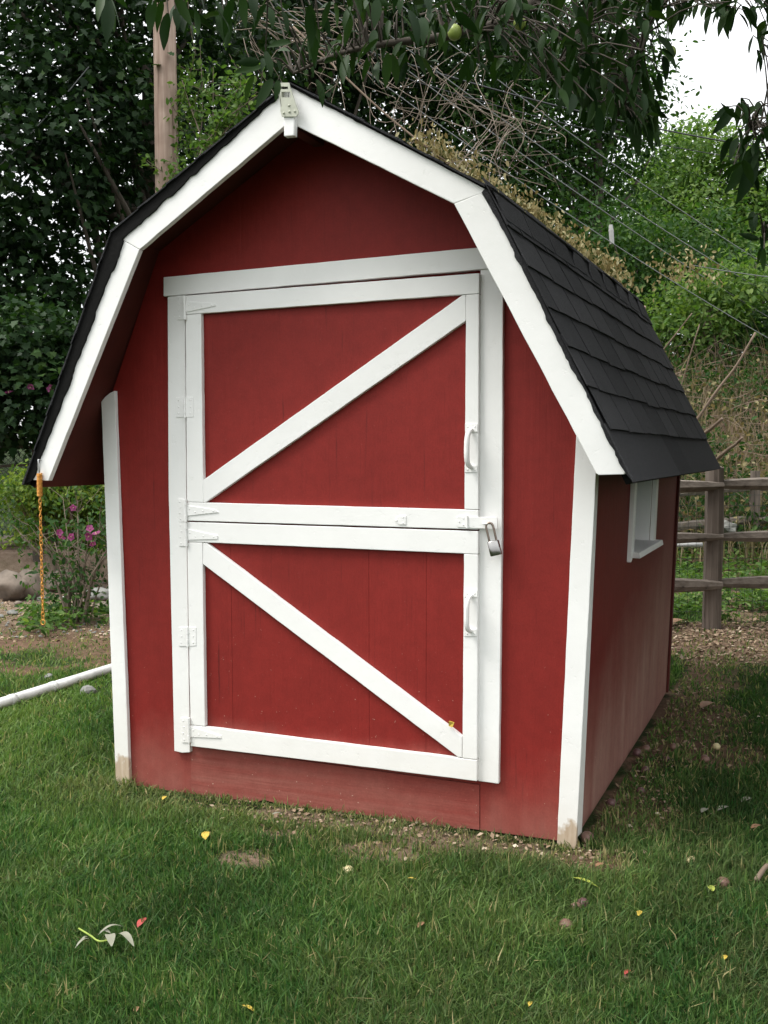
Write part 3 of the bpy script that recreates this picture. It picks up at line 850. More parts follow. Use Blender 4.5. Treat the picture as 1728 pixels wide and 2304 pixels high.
door_u = door([(418, 669), (1076, 621), (1074, 1190), (422, 1170)], [],
    [('rail', [(416.8, 665), (1078, 614.5), (1077.6, 660.2), (417, 707.5)]), ('rail', [(420.4, 1130), (1076, 1147.6), (1076, 1191.5), (420.4, 1171.5)]),
     ('stile', [(417, 708.5), (452.2, 705.8), (457.2, 1130.4), (420.4, 1129.2)]), ('stile', [(1048.6, 663.2), (1077.6, 661.2), (1076, 1146.6), (1044.8, 1145.8)])],
    [[(454.2, 1082), (1040, 664), (1047.8, 664), (1047.8, 722), (463, 1130), (457.8, 1130)]])
door_l = door([(422, 1178), (1074, 1199), (1071, 1754), (430, 1676)], [.165, .655, .842],
    [('rail', [(420.6, 1174.8), (1076, 1195.5), (1075.6, 1247), (420.9, 1219)]), ('rail', [(428.3, 1631.5), (1073.4, 1710.5), (1073, 1758), (760, 1718.5), (428.8, 1679)]),
     ('stile', [(420.9, 1220), (455, 1221.4), (461, 1634.4), (428.2, 1630.5)]), ('stile', [(1043.6, 1246.6), (1075.6, 1248), (1073.4, 1709.5), (1040.2, 1705.5)])],
    [[(456.6, 1222.2), (465.5, 1222.5), (1039.4, 1657), (1039.4, 1704.5), (1031, 1704), (456.2, 1269)]])

# hinges, handles, hasp
def plate(mb, pts, y, th=.0045):
    q = [at_y(px, py, y) for px, py in pts]; mb.hexa(q, [p + np.array([0, th, 0]) for p in q])
def screw(mb, px, py, y, r=.0035):
    p = at_y(px, py, y); mb.tube([p + np.array([0, .003, 0]), p, p - np.array([0, .0018, 0])], [r, r, r * .5], 7)
def strap_hinge(parent, leaf, strap, yj=JF - .0035, yd=RF - .0035):
    mb = MB()
    (x0, y0), (x1, y1) = leaf
    plate(mb, [(x0, y0), (x1 - 4, y0), (x1 - 2, y1), (x0 + 2, y1)], yj)
    for k in range(4): screw(mb, x0 + 5 + (k % 2) * 2, y0 + (y1 - y0) * (.12 + .25 * k), yj)
    a, b = at_y(x1 - 1, y0, yd - .003), at_y(x1 + .5, y1, yd - .003)
    for f0, f1, r in ((0, .28, .0062), (.285, .70, .0052), (.705, 1, .0062)):
        mb.tube([a + (b - a) * f0, a + (b - a) * f1], [r, r], 10)
    plate(mb, strap, yd)
    n = len(strap)
    (ax, ay), (bx, by) = ((strap[0][0] + strap[-1][0]) / 2, (strap[0][1] + strap[-1][1]) / 2), ((strap[1][0] + strap[2][0]) / 2, (strap[1][1] + strap[2][1]) / 2)
    for f, o in ((.12, -5), (.3, 4), (.55, 1), (.88, 0)): screw(mb, ax + (bx - ax) * f, ay + (by - ay) * f + o * (1 - f), yd)
    return mb.build('hinge', M['white_hw'], parent, bev=.0008)
strap_hinge(door_u, ((396.6, 665), (415.6, 719.7)), [(416, 678), (483, 682), (485, 688), (416, 703)])
strap_hinge(door_u, ((399.5, 1123), (417.5, 1174)), [(418, 1137), (485, 1147), (491, 1153), (418, 1161)])
strap_hinge(door_l, ((400.5, 1176), (418.5, 1229)), [(418.5, 1190), (489, 1205), (489, 1213), (418.5, 1215)])
strap_hinge(door_l, ((407, 1615), (425, 1671)), [(426, 1634), (496, 1656), (497, 1661.5), (426, 1658)])
def butt_hinge(parent, x0, x1, xm, y0, y1):
    mb = MB(); y = RF - .002
    plate(mb, [(x0, y0 + 1), (xm, y0), (xm, y1), (x0, y1)], JF - .003); plate(mb, [(xm + 2, y0), (x1, y0 + .5), (x1, y1 - 1), (xm + 2, y1)], y)
    a, b = at_y(xm, y0 - 1, RF - .003), at_y(xm + .5, y1 + 2, RF - .003)
    for k in range(5): mb.tube([a + (b - a) * (k / 5 + .005), a + (b - a) * ((k + 1) / 5 - .005)], [.0042 + .0008 * (k % 2)] * 2, 8)
    for k in range(3): screw(mb, x0 + 6, y0 + (y1 - y0) * (.15 + .33 * k), JF - .003); screw(mb, x1 - 6, y0 + (y1 - y0) * (.15 + .33 * k), y)
    return mb.build('hinge', M['white_hw'], parent, bev=.0008)
butt_hinge(door_u, 395.5, 434.6, 415.5, 893, 939)
butt_hinge(door_l, 402, 441, 422, 1411, 1454)
def handle(parent, x0, x1, ya0, ya1, yb0, yb1):
    mb = MB(); y = RF - .003
    plate(mb, [(x0, ya0), (x1, ya0 + .5), (x1, ya1), (x0, ya1 - .5)], y); plate(mb, [(x0 - 1, yb0), (x1 - 1, yb0 + .5), (x1 - 1, yb1), (x0 - 1, yb1)], y)
    t, b = at_y((x0 + x1) / 2 + 1, ya1 - 4, y), at_y((x0 + x1) / 2, yb0 + 4, y)
    o = np.array([-.004, -.034, 0])
    pts = [t, t + np.array([0, -.008, .0]), t + o * .75 + np.array([0, 0, -.010]), t * .75 + b * .25 + o, t * .5 + b * .5 + o * 1.04, t * .25 + b * .75 + o, b + o * .75 + np.array([0, 0, .010]), b + np.array([0, -.008, 0]), b]
    p = curve_pts(pts, 30); s = np.abs(np.linspace(-1, 1, 30))
    mb.tube(p, .0058 + .0035 * (1 - s ** 2), 10)
    for px, py in ((x0 + 6, ya0 + 7), (x1 - 6, ya0 + 7), (x0 + 6, yb1 - 6), (x1 - 6, yb1 - 6)): screw(mb, px, py, y)
    o_ = mb.build('handle', M['white_hw'], parent, smooth=False, bev=.0006)
    return o_
handle(door_u, 1046.2, 1074.5, 953, 972, 1046.5, 1062.5)
handle(door_l, 1045.2, 1073.8, 1328, 1344, 1415, 1431.5)
mb = MB(); yh = RF - .0035
plate(mb, [(1027, 1166), (1031, 1161.5), (1050, 1161), (1050, 1187), (1031, 1186), (1027, 1182)], yh)
a, b = at_y(1051, 1160, yh - .001), at_y(1051, 1188.5, yh - .001); mb.tube([a, b], [.0042] * 2, 10)
plate(mb, [(1053, 1163), (1117, 1163.5), (1119, 1167), (1119, 1189.5), (1116, 1191), (1053, 1187.5)], yh)
for px, py in ((1033.5, 1173.5), (1042.5, 1166), (1042.5, 1181)): screw(mb, px, py, yh, .004)
st = at_y(1097, 1177.5, yh); mb.tube([st + np.array([-.012, .0, .0]), st + np.array([-.011, -.014, 0]), st + np.array([0, -.021, 0]), st + np.array([.011, -.014, 0]), st + np.array([.012, 0, 0])], .003, 8)
mb.build('hasp', M['white_hw'], door_u, bev=.0008)
mb = MB(); plate(mb, [(887.5, 1171), (897, 1160.5), (913, 1160.5), (913, 1180.5), (897, 1180.5)], RF - .003)
for px, py in ((907, 1164), (907, 1177), (893, 1171)): screw(mb, px, py, RF - .003, .004)
mb.build('catch_plate', M['white_hw'], door_u, bev=.0008)

# padlock hanging in the hasp
pp = at_y(1101, 1183, yh - .016)
lock = empty('padlock', pp, 'chrome padlock with long shackle hanging from the white hasp', 'padlock')
rot = Matrix.Translation(Vector(pp.tolist())) @ Matrix.Rotation(math.radians(-14), 4, 'Y') @ Matrix.Rotation(math.radians(12), 4, 'Z')
def wp(x, y, z): return np.array(rot @ Vector((x, y, z)))[:3]
pts = [(-.0115, 0, -.062), (-.0115, 0, -.03), (-.0115, 0, -.004), (-.008, 0, .006), (0, 0, .0095), (.008, 0, .006), (.0115, 0, -.004), (.0115, 0, -.03), (.0115, 0, -.062)]
MB().tube([wp(*p) for p in curve_pts(pts, 40)], .0036, 10).build('shackle', M['steel_worn'], lock, True)
mb = MB(); n = 22
def ring(z, sx, sy): return [wp(sx * math.copysign(abs(math.cos(t)) ** .55, math.cos(t)), sy * math.copysign(abs(math.sin(t)) ** .55, math.sin(t)), z) for t in [2 * math.pi * k / n for k in range(n)]]
zs = [(-.050, .016, .009), (-.052, .0195, .0115), (-.096, .0195, .0115), (-.099, .018, .0105)]
V = []; F = []
for z, sx, sy in zs: V += ring(z, sx, sy)
for i in range(3):
    for k in range(n): F.append((i * n + k, i * n + (k + 1) % n, (i + 1) * n + (k + 1) % n, (i + 1) * n + k))
F += [tuple(range(n - 1, -1, -1)), tuple(3 * n + k for k in range(n))]
bdy = mb.add(V, F).build('body', M['steel'], lock, True)
# window on the right wall
win = MB()
q = [sp(wy0 - .05, wz0 - .02, .019), sp(wy0, wz0 - .0, .019), sp(wy0, wz1 + .02, .019), sp(wy0 - .05, wz1 + .02, .019)]
wnd = empty('window', sp(wy0, wz0)); wnd.parent = shed
wnd.matrix_basis = Matrix.Translation(Vector(sp(wy0, wz0).tolist()))
MB().hexa(q, [p + np.array([-.0185, 0, 0]) for p in q]).build('window_trim', M['white'], wnd, bev=.002)
q = [sp(wy1, wz0, .019), sp(wy1 + .06, wz0, .019), sp(wy1 + .06, wz1 + .02, .019), sp(wy1, wz1 + .02, .019)]
MB().hexa(q, [p + np.array([-.0185, 0, 0]) for p in q]).build('window_trim', M['white'], wnd, bev=.002)
q = [sp(wy0 - .05, wz1 + .022, .019), sp(wy1 + .06, wz1 + .022, .019), sp(wy1 + .06, wz1 + .08, .019), sp(wy0 - .05, wz1 + .08, .019)]
MB().hexa(q, [p + np.array([-.0185, 0, 0]) for p in q]).build('window_trim', M['white'], wnd, bev=.002)
for ya, yb in ((wy0 + .0005, wy0 + .016), (wy1 - .016, wy1 - .0005)):
    q = [sp(ya, wz0 + .022, -.0005), sp(yb, wz0 + .022, -.0005), sp(yb, wz1, -.0005), sp(ya, wz1, -.0005)]
    MB().hexa(q, [p + np.array([-.09, 0, 0]) for p in q]).build('window_jamb', M['white'], wnd, bev=.002)
q = [sp(wy0 + .017, wz0 + .03, -.062), sp(wy1 - .017, wz0 + .03, -.062), sp(wy1 - .017, wz1, -.062), sp(wy0 + .017, wz1, -.062)]
MB().hexa(q, [p + np.array([-.004, 0, 0]) for p in q]).build('pane', M['glass'], wnd)
q = [sp(wy0 - .045, wz0 - .004, .052), sp(wy1 + .075, wz0 - .004, .052), sp(wy1 + .075, wz0 + .019, .047), sp(wy0 - .045, wz0 + .019, .047)]
r_ = [sp(wy0 - .0, wz0 - .004, -.085), sp(wy1, wz0 - .004, -.085), sp(wy1, wz0 + .027, -.085), sp(wy0, wz0 + .027, -.085)]
MB().hexa(q, r_).build('sill', M['white'], wnd, bev=.003)

# spring and chain on the left barge end
hp = at_y(88, 1038, YB - .012)
ch = empty('spring_chain', hp, 'rusty orange spring and chain hanging from the left end of the white roof trim', 'chain')
mb = MB()
mb.tube(curve_pts([hp + np.array(o) for o in ((0, .012, .004), (0, -.004, .006), (.004, -.006, -.012), (.005, -.004, -.032), (0, 0, -.042), (-.005, .0, -.034), (-.004, -.002, -.014), (-.001, -.004, -.002))], 40), .0022, 8)
mb.build('snap_hook', M['galv'], ch, True)
tt = np.linspace(0, 1, 420); ang = tt * 2 * math.pi * 17
sz = hp[2] - .045 - tt * .085
MB().tube(np.stack([hp[0] + .009 * np.cos(ang), hp[1] + .009 * np.sin(ang), sz], -1), .0021, 6).build('spring', M['copper'], ch, True)
V = []; F = []; o = 0; z = hp[2] - .128; k = 0
rg = np.random.default_rng(8); zend = float(at_y(107, 1405, YB - .012)[2]); links = []
while z > zend + .02:
    a = np.linspace(0, 2 * math.pi, 15)[:-1]; L = .0085
    lx, lz = .0055 * np.cos(a), L * np.sin(a) * (1 + .15 * np.abs(np.sin(a)))
    th = (k % 2) * math.pi / 2 + rg.normal() * .25
    P = np.stack([hp[0] + lx * math.cos(th), hp[1] + lx * math.sin(th), z - L + lz], -1); P = np.vstack([P, P[:2]])
    v_, f_ = tube_np(P, .0019, 5, False); V.append(v_); F += [tuple(i + o for i in q) for q in f_]; o += len(v_); z -= .0142; k += 1
c_ = link('chain_links', mesh_np('chain_links', np.concatenate(V), F, M['copper'], True), ch); c_['kind'] = 'stuff'
a = np.linspace(0, 2 * math.pi, 22)
MB().tube(np.stack([hp[0] + .010 * np.cos(a), hp[1] + 0 * a, z - .010 + .010 * np.sin(a)], -1), .0022, 7).build('end_ring', M['copper'], ch, True)

# ------------------------------------------------------------------ trees and shrubs behind
rng = np.random.default_rng(11)
def gp(px, d, dz=0.0):
    """ground point at a bearing and distance"""
    p = at_d(px, 1021, d); return np.array([p[0], p[1], gz(p[0], p[1]) + dz])
def B(px, py, d, rx, ry=None, rz=None): return (at_d(px, py, d), (rx, ry or rx, rz or rx * .8))
maple, tiny, simp = T_maple(), T_tiny(), T_simple()

tree('maple_tree', gp(350, 13.5), at_d(330, 150, 13.5), .24,
     [B(60, 60, 13, 1.5), B(220, -40, 13.5, 1.5), B(330, 180, 14.5, 1.25), B(120, 270, 12.5, 1.4), B(20, 430, 12.5, 1.3), B(230, 420, 14, 1.0), B(130, 590, 13, 1.15), B(-60, 620, 12.5, 1.3),
      B(20, 640, 13, 1.0), B(440, 60, 14.5, 1.2), B(560, 180, 15, 1.1), B(470, 300, 15, .9), B(290, 300, 13.3, 1.1), B(200, 180, 13, 1.1), B(-200, 250, 13, 1.9), B(250, -260, 13.5, 1.9), B(0, -220, 13, 1.8)],
     31000, .108, M['leaf_dark'], M['bark'], 'tall dark green maple at the left behind the utility pole', 'tree', maple, rng, 'trees behind the shed', 26, clump=30, spread=.30, tint0=.36)
tree('maple_tree', gp(690, 19), at_d(700, -100, 19), .22,
     [B(560, 10, 18, 1.7), B(700, -60, 18, 1.8), B(690, 120, 19, 1.6), B(830, 40, 19, 1.7), B(820, 220, 20, 1.5), B(640, 240, 20, 1.5), B(960, 140, 20, 1.5), B(540, 330, 20, 1.6), B(940, -60, 19, 1.7)],
     25000, .13, M['leaf_dark'], M['bark'], 'dark leafy tree rising straight behind the roof peak', 'tree', simp, rng, 'trees behind the shed', 18, clump=26, spread=.38, tint0=.42)
tree('maple_tree', gp(1342, 21), at_d(1345, 240, 21), .22,
     [B(1100, 160, 20, 1.6), B(1210, 60, 20, 1.6), B(1080, 330, 20, 1.5), B(1240, 240, 21, 1.6), B(1350, 330, 22, 1.3), B(1230, 400, 21, 1.4), B(1130, 470, 20, 1.3), B(1330, 110, 21, 1.4), B(1330, 480, 22, 1.2), B(1290, 560, 20, 1.2), B(1400, 240, 22, .9)],
     30000, .13, M['leaf_mid'], M['bark'], 'mid green tree with a thin dark trunk behind the wires', 'tree', simp, rng, 'trees behind the shed', 18, clump=24, spread=.36, tint0=.42)
tree('maple_tree', gp(1580, 26), at_d(1570, 480, 26), .3,
     [B(1560, 400, 26, 1.5, 1.5, 1.3), B(1470, 470, 26, 1.3), B(1640, 450, 26, 1.5), B(1560, 560, 25, 1.7), B(1700, 540, 26, 1.5), B(1450, 600, 25, 1.3), B(1660, 640, 25, 1.6), B(1800, 500, 26, 1.8), B(1560, 350, 26.5, .8)],
     40000, .14, M['leaf_bright'], M['bark'], 'bright green round topped maple at the right below the open sky', 'tree', simp, rng, 'trees behind the shed', 14, clump=30, spread=.40, shell=.6, tint0=.5)
tree('ash_tree', gp(1420, 18.5), at_d(1430, 600, 18.5), .14,
     [B(1400, 570, 18, 1.0), B(1500, 640, 18.5, 1.1), B(1430, 700, 18, 1.0), B(1320, 620, 18.5, 1.0), B(1560, 560, 18.5, .9)],
     9000, .11, M['leaf_mid'], M['bark'], 'smaller green tree low behind the rear of the black roof', 'tree', simp, rng, 'trees behind the shed', 12, clump=22, spread=.3, tint0=.5)
tree('sapling', gp(1600, 16), at_d(1590, 700, 16), .07,
     [B(1590, 700, 16, .7), B(1530, 760, 16, .6), B(1640, 640, 16, .6), B(1480, 720, 16.5, .5)],
     4200, .10, M['leaf_bright'], M['bark_l'], 'bright light green sapling at the top of the brush bank', 'tree', simp, rng, None, 8, clump=18, spread=.25, tint0=.6)
tree('leafy_bush', gp(1730, 17), at_d(1720, 760, 17), .1,
     [B(1700, 740, 17, 1.0), B(1760, 680, 17, 1.1), B(1660, 800, 16.5, .6), B(1790, 800, 17, 1.)],
     8000, .10, M['leaf_mid'], M['bark'], 'dark green bush at the right edge above the brush bank', 'bush', simp, rng, None, 8, clump=22, spread=.28, tint0=.35)
# the wood further off, one mass
far = [(at_d(px, py, d), (rx, rx, rx * .9)) for px, py, d, rx in
       ((-250, 760, 27, 3.2), (60, 820, 28, 3.0), (330, 800, 28, 3.0), (560, 640, 30, 3.4), (780, 500, 30, 3.6), (980, 560, 31, 3.6), (1180, 640, 31, 3.2), (1380, 700, 32, 2.8), (1700, 760, 32, 3.4), (1950, 700, 32, 3.6),
        (700, 300, 31, 3.0), (900, 300, 31, 2.6), (-500, 700, 27, 3.6), (620, 80, 31, 2.6), (1020, 60, 31, 2.8), (850, 60, 31, 2.6), (1180, 380, 32, 2.0))]
P, D, Nn, S, tint, C = crown(far, 15000, .30, rng, clump=30, spread=.6, shell=.5, tint0=.35)
leaf_part('far_wood', simp, P, D, Nn, S, tint, M['leaf_dark'], None)
tag(bpy.data.objects['far_wood'], kind='stuff')

# left: big dark shrub, hedge
tree('hibiscus_bush', gp(80, 10.6), at_d(80, 820, 10.6), .05,
     [B(60, 780, 10.6, .55), B(160, 800, 10.6, .45), B(-60, 800, 10.6, .6), B(110, 900, 10.4, .5), B(20, 920, 10.4, .5), B(190, 900, 10.7, .4), B(-120, 930, 10.6, .6), B(240, 830, 10.9, .5)],
     8500, .09, M['leaf_dark'], M['bark'], 'large dark green bush at the left edge behind the chain link fence', 'bush', maple, rng, None, 10, clump=20, spread=.16, shell=.6, tint0=.45)
rg = np.random.default_rng(31)
hb = bpy.data.objects['hibiscus_bush']
def flower(parent, p, s, face, rg):
    P = np.repeat(p[None], 5, 0); face = unit(face); a0 = rg.uniform(0, 6)
    e1 = unit(np.cross(face, np.array([.3, .2, 1.]))); e2 = np.cross(face, e1)
    D = np.array([math.cos(a0 + k * 1.2566) * e1 + math.sin(a0 + k * 1.2566) * e2 + face * .45 for k in range(5)])
    TV = T_simple()[0] * np.array([1, 1.7, 1]); V, F = scatter((TV, T_simple()[1]), P, D, np.repeat(face[None], 5, 0), np.full(5, s))
    me = mesh_np('flower', V, F, M['petal'], False, {'tint': np.repeat(rg.uniform(0, 1, 5), 6)})
    f = link('flower', me, parent)
    MB().tube([p, p + face * s * .5], [s * .09, s * .05], 6).build('flower_centre', M['petal_c'], f)
for px, py in ((115, 875), (20, 885), (70, 872)): flower(hb, at_d(px, py, 10.05), .05, -FWD + rg.normal(size=3) * .4, rg)
tree('hedge', gp(120, 9.6), at_d(120, 1080, 9.6), .05,
     [B(45, 1110, 9.4, .3, .3, .2), B(100, 1098, 9.4, .34, .3, .22), B(170, 1095, 9.4, .34, .3, .22), B(130, 1112, 9.6, .36, .3, .24), B(200, 1108, 9.6, .34, .3, .24), B(260, 1115, 9.7, .34, .3, .24), B(320, 1120, 9.7, .35, .3, .24), B(160, 1180, 9.7, .4, .3, .22), B(80, 1180, 9.8, .3, .3, .2), B(250, 1190, 9.8, .4, .3, .22)],
     11500, .050, M['leaf_hedge'], M['bark_l'], 'yellow green small leaved hedge seen under the left eave', 'hedge', tiny, rng, None, 14, clump=16, spread=.09, shell=.5, tint0=.55)
# rose of sharon with many stems
rb = gp(165, 7.55); rg = np.random.default_rng(41)
ros = empty('flowering_shrub', rb, 'many stemmed flowering shrub with pink blossoms left of the shed', 'shrub')
paths, rads, tips = [], [], []
for k in range(16):
    a = rg.uniform(0, 2 * math.pi); sp_ = rg.uniform(.12, .55); hgt = rg.uniform(.55, 1.0)
    b0 = rb + np.array([rg.normal() * .05, rg.normal() * .05, -.03])
    e = rb + np.array([math.cos(a) * sp_, math.sin(a) * sp_ * .8, hgt]); m = b0 * .5 + e * .5 + np.array([-math.cos(a) * .06, -math.sin(a) * .06, .05])
    p = curve_pts([b0, m, e], 10); r = np.linspace(rg.uniform(.006, .014), .003, 10)
    V, F = tube_np(p, r, 6, False); link('stem', mesh_np('stem', V, F, M['bark_l'], True), ros); tips.append(e)
    for j in range(5):
        s = p[rg.integers(4, 10)]; e2 = s + np.array([rg.normal() * .14, rg.normal() * .12, rg.uniform(.0, .22)])
        paths.append(curve_pts([s, (s + e2) / 2 + rg.normal(size=3) * .02, e2], 5)); rads.append(np.linspace(.003, .0012, 5)); tips.append(e2)
tubes_mesh('twigs', paths, rads, 4, M['bark_l'], ros)['kind'] = 'stuff'
T_ = np.array(tips); n = 720; i = rg.integers(0, len(T_), n); P = T_[i] + rg.normal(size=(n, 3)) * .06
low = rb + np.stack([rg.normal(size=420) * .16 - .08, rg.normal(size=420) * .12, rg.uniform(.02, .42, 420)], -1)
P = np.vstack([P, low]); n = len(P)
leaf_part('foliage', simp, P, rg.normal(size=(n, 3)) + np.array([0, 0, -.3]), rg.normal(size=(n, 3)) * .5 + np.array([0, -.3, .9]), rg.uniform(.03, .062, n), rg.normal(.45, .2, n), M['leaf_mid'], ros)
for px, py, s in ((217, 1203, .044), (202, 1190, .034), (140, 1206, .036), (134, 1198, .03), (158, 1208, .035), (208, 1222, .03), (200, 1206, .04), (165, 1142, .03)):
    flower(ros, at_d(px, py, 7.3), s, -FWD + rg.normal(size=3) * .5, rg)

# ground cover of broad weeds: left bed and beyond the rail fence
def weeds(n, pxr, dr_, rg, size):
    px = rg.uniform(*pxr, n); d = rg.uniform(dr_[0] ** .5, dr_[1] ** .5, n) ** 2
    P = np.array([gp(a, b) for a, b in zip(px, d)]); keep = fbm(P[:, 0], P[:, 1], 1.6, 55) > .44
    P = P[keep] + np.array([0, 0, 1]) * rg.uniform(.02, .13, keep.sum())[:, None]; return P
rg = np.random.default_rng(51)
P = np.vstack([weeds(26000, (1380, 2150), (7.4, 13.5), rg, 0), weeds(900, (40, 240), (6.9, 8.0), rg, 0)])
n = len(P)
o = leaf_part('weeds', simp, P, rg.normal(size=(n, 3)) * np.array([1, 1, .4]), rg.normal(size=(n, 3)) * .5 + np.array([0, 0, 1]), rg.uniform(.03, .07, n), rg.normal(.45, .25, n), M['leaf_bright'])
# wood chips and dead leaves on the bare ground
px = rg.uniform(1400, 2000, 4600); d = np.concatenate([rg.uniform(5.9, 7.5, 3200), rg.uniform(7.5, 12.5, 1400)])
P = np.array([gp(a, b, .006) for a, b in zip(px, d)])
so = soil_mask(P[:, 0], P[:, 1]); P = P[so > .3]
q = np.array([gp(a, b, .006) for a, b in zip(rg.uniform(-150, 250, 1500), rg.uniform(6.8, 10.2, 1500))])
q2 = np.stack([.93 + np.abs(rg.normal(size=700)) * .22, rg.uniform(-.1, 2.6, 700), np.zeros(700)], -1); q2[:, 2] = height(q2[:, 0], q2[:, 1]) + .006
q3 = np.stack([rg.uniform(-.5, 1.0, 500), -.02 - np.abs(rg.normal(size=500)) * .14, np.zeros(500)], -1); q3[:, 2] = height(q3[:, 0], q3[:, 1]) + .006
P = np.vstack([P, q, q2, q3]); n = len(P)
sz = rg.uniform(.012, .045, n); sz[-1200:] *= .6
leaf_part('wood_chips', tiny, P, rg.normal(size=(n, 3)) * np.array([1, 1, .25]), rg.normal(size=(n, 3)) * .45 + np.array([0, 0, 1]), sz, rg.beta(1.4, 2.0, n), M['chips'])

# brush bank: dead stems, twigs and dry weeds
rg = np.random.default_rng(61)
paths, rads = [], []
for k in range(900):
    b0 = gp(rg.uniform(1440, 2000), rg.uniform(11.0, 16.5)); h_ = rg.gamma(3, .12)
    lean = np.array([rg.normal(), rg.normal(), 0]) * rg.uniform(.2, .9) * h_
    e = b0 + lean + np.array([0, 0, h_]); m = (b0 + e) / 2 + rg.normal(size=3) * .06
    paths.append(curve_pts([b0, m, e], 5)); rads.append(np.linspace(rg.uniform(.002, .006), .0015, 5))
for k in range(420):
    b0 = gp(rg.uniform(1440, 2000), rg.uniform(11, 16)) + np.array([0, 0, rg.uniform(.02, .45)]); v_ = rg.normal(size=3) * np.array([.5, .5, .16])
    paths.append(curve_pts([b0, b0 + v_ * .5 + rg.normal(size=3) * .06, b0 + v_], 5)); rads.append(np.full(5, rg.uniform(.002, .005)))
tag(tubes_mesh('brush_twigs', paths, rads, 4, M['twig']), kind='stuff')
n = 15000
P = np.array([gp(a, b) for a, b in zip(rg.uniform(1430, 2050, n), rg.uniform(10.5, 17, n))]) + np.array([0, 0, 1]) * rg.uniform(.03, .55, n)[:, None] * (.3 + 1.2 * fbm(np.arange(n) * .37, np.arange(n) * .11, 1.))[:, None]
P = P[fbm(P[:, 0], P[:, 1], .9, 58) > .43]; n = len(P)
leaf_part('bank_weeds', simp, P, rg.normal(size=(n, 3)) + np.array([0, 0, .2]), rg.normal(size=(n, 3)) * .6 + np.array([0, 0, .8]), rg.uniform(.04, .10, n), rg.normal(.42, .25, n), M['leaf_mid'])
n = 3000
P = np.array([gp(a, b) for a, b in zip(rg.uniform(1430, 2050, n), rg.uniform(10.5, 17, n))]) + np.array([0, 0, 1]) * rg.uniform(.02, .5, n)[:, None]
leaf_part('dead_leaves', tiny, P, rg.normal(size=(n, 3)), rg.normal(size=(n, 3)) * .6 + np.array([0, 0, .8]), rg.uniform(.05, .11, n), rg.uniform(0, .8, n), M['leaf_dead'])
for (a, b, d, r, lab) in (((1605, 890), (1700, 748), 13.0, .019, 'longest cut branch slanting up to the right out of the brush'),
                          ((1490, 790), (1557, 705), 13.2, .011, 'thin bare branch slanting up beside the rear roof edge'),
                          ((1535, 860), (1574, 730), 13.0, .010, 'upright knobbly dead stem in the brush near the roof'),
                          ((1585, 975), (1625, 942), 11.3, .024, 'thick short cut log end lying low in the brush'),
                          ((1640, 1010), (1670, 985), 10.8, .020, 'stubby cut branch just above the fence rail'),
                          ((1440, 730), (1450, 690), 14.0, .035, 'reddish brown stump of a post behind the roof end')):
    p0, p1 = at_d(a[0], a[1], d), at_d(b[0], b[1], d - .3)
    g0 = np.array([p0[0], p0[1], gz(p0[0], p0[1])]); ext = p0 + (p0 - p1) * max(0., min(1.5, (p0[2] - g0[2] + .05) / (p1[2] - p0[2] + .02)))
    pth = curve_pts([ext, p0, (p0 + p1) / 2 + rg.normal(size=3) * .015, p1], 12)
    V, F = tube_np(pth, np.linspace(r, r * .7, 12), 8); tag(link('cut_branch', mesh_np('cut_branch', V, F, M['twig'], True)), lab, 'branch', 'cut branches in the brush')

# ------------------------------------------------------------------ utility pole with climbing vine, wires
pb = gp(386, 11.9)
pole = empty('utility_pole', pb, 'bare wooden utility pole standing behind the left roof slope', 'utility pole')
pt = np.array([pb[0], pb[1], 9.5])
zz = np.linspace(-.3, 9.4 - pb[2], 30)
V, F = tube_np(np.stack([np.full(30, pb[0]) , np.full(30, pb[1]), pb[2] + zz], -1), np.linspace(.158, .115, 30), 18)
link('pole_shaft', mesh_np('pole_shaft', V, F, M['pole'], True), pole)
bp = at_d(372, 214, 11.74)
MB().tube([bp + np.array([0, .1, 0]), bp + np.array([0, -.05, 0])], [.022, .022], 8).tube([bp + np.array([0, -.03, .03]), bp + np.array([.05, -.05, .035])], [.012, .012], 6).build('step_bolt', M['copper'], pole)
MB().box(pb[0] - 1.1, pb[0] + 1.1, pb[1] - .2, pb[1] - .1, 8.6, 8.72).build('cross_arm', M['pole'], pole, bev=.01)
rg = np.random.default_rng(71)
vine = empty('climbing_vine', pb + np.array([.3, -.1, 0]), 'light green small leaved vine growing around and right of the utility pole', 'vine')
paths, rads, tips = [], [], []
for (x0, y0, x1, y1, d) in ((400, 480, 385, 200, 11.6), (420, 470, 480, 150, 11.5), (440, 440, 530, 190, 11.5), (430, 430, 450, 100, 11.6), (470, 330, 570, 170, 11.4), (390, 440, 330, 360, 11.5), (395, 440, 400, 350, 11.5), (470, 300, 540, 260, 11.4), (400, 200, 440, 120, 11.6), (450, 300, 410, 180, 11.5), (430, 480, 500, 280, 11.4), (520, 260, 600, 200, 11.3)):
    a, b = at_d(x0, y0, d), at_d(x1, y1, d)
    p = curve_pts([a, (a + b) / 2 + rg.normal(size=3) * .12, b], 12); paths.append(p); rads.append(np.linspace(.010, .003, 12)); tips += list(p[3:])
    for j in range(5):
        s = p[rg.integers(3, 12)]; e2 = s + np.array([rg.normal() * .22, rg.normal() * .2, rg.normal() * .2]); q = curve_pts([s, (s + e2) / 2 + rg.normal(size=3) * .04, e2], 5); paths.append(q); rads.append(np.full(5, .003)); tips += list(q[1:])
for k in range(4):                                   # stems down to the ground
    a = at_d(395 + 14 * k, 470, 11.5); g = np.array([a[0], a[1], gz(a[0], a[1]) - .05]); paths.append(curve_pts([g, (g + a) / 2 + rg.normal(size=3) * .1, a], 10)); rads.append(np.full(10, .011))
tubes_mesh('vine_stem', paths, rads, 5, M['bark_l'], vine)
T_ = np.array(tips); n = 1500; i = rg.integers(0, len(T_), n); P = T_[i] + rg.normal(size=(n, 3)) * .05
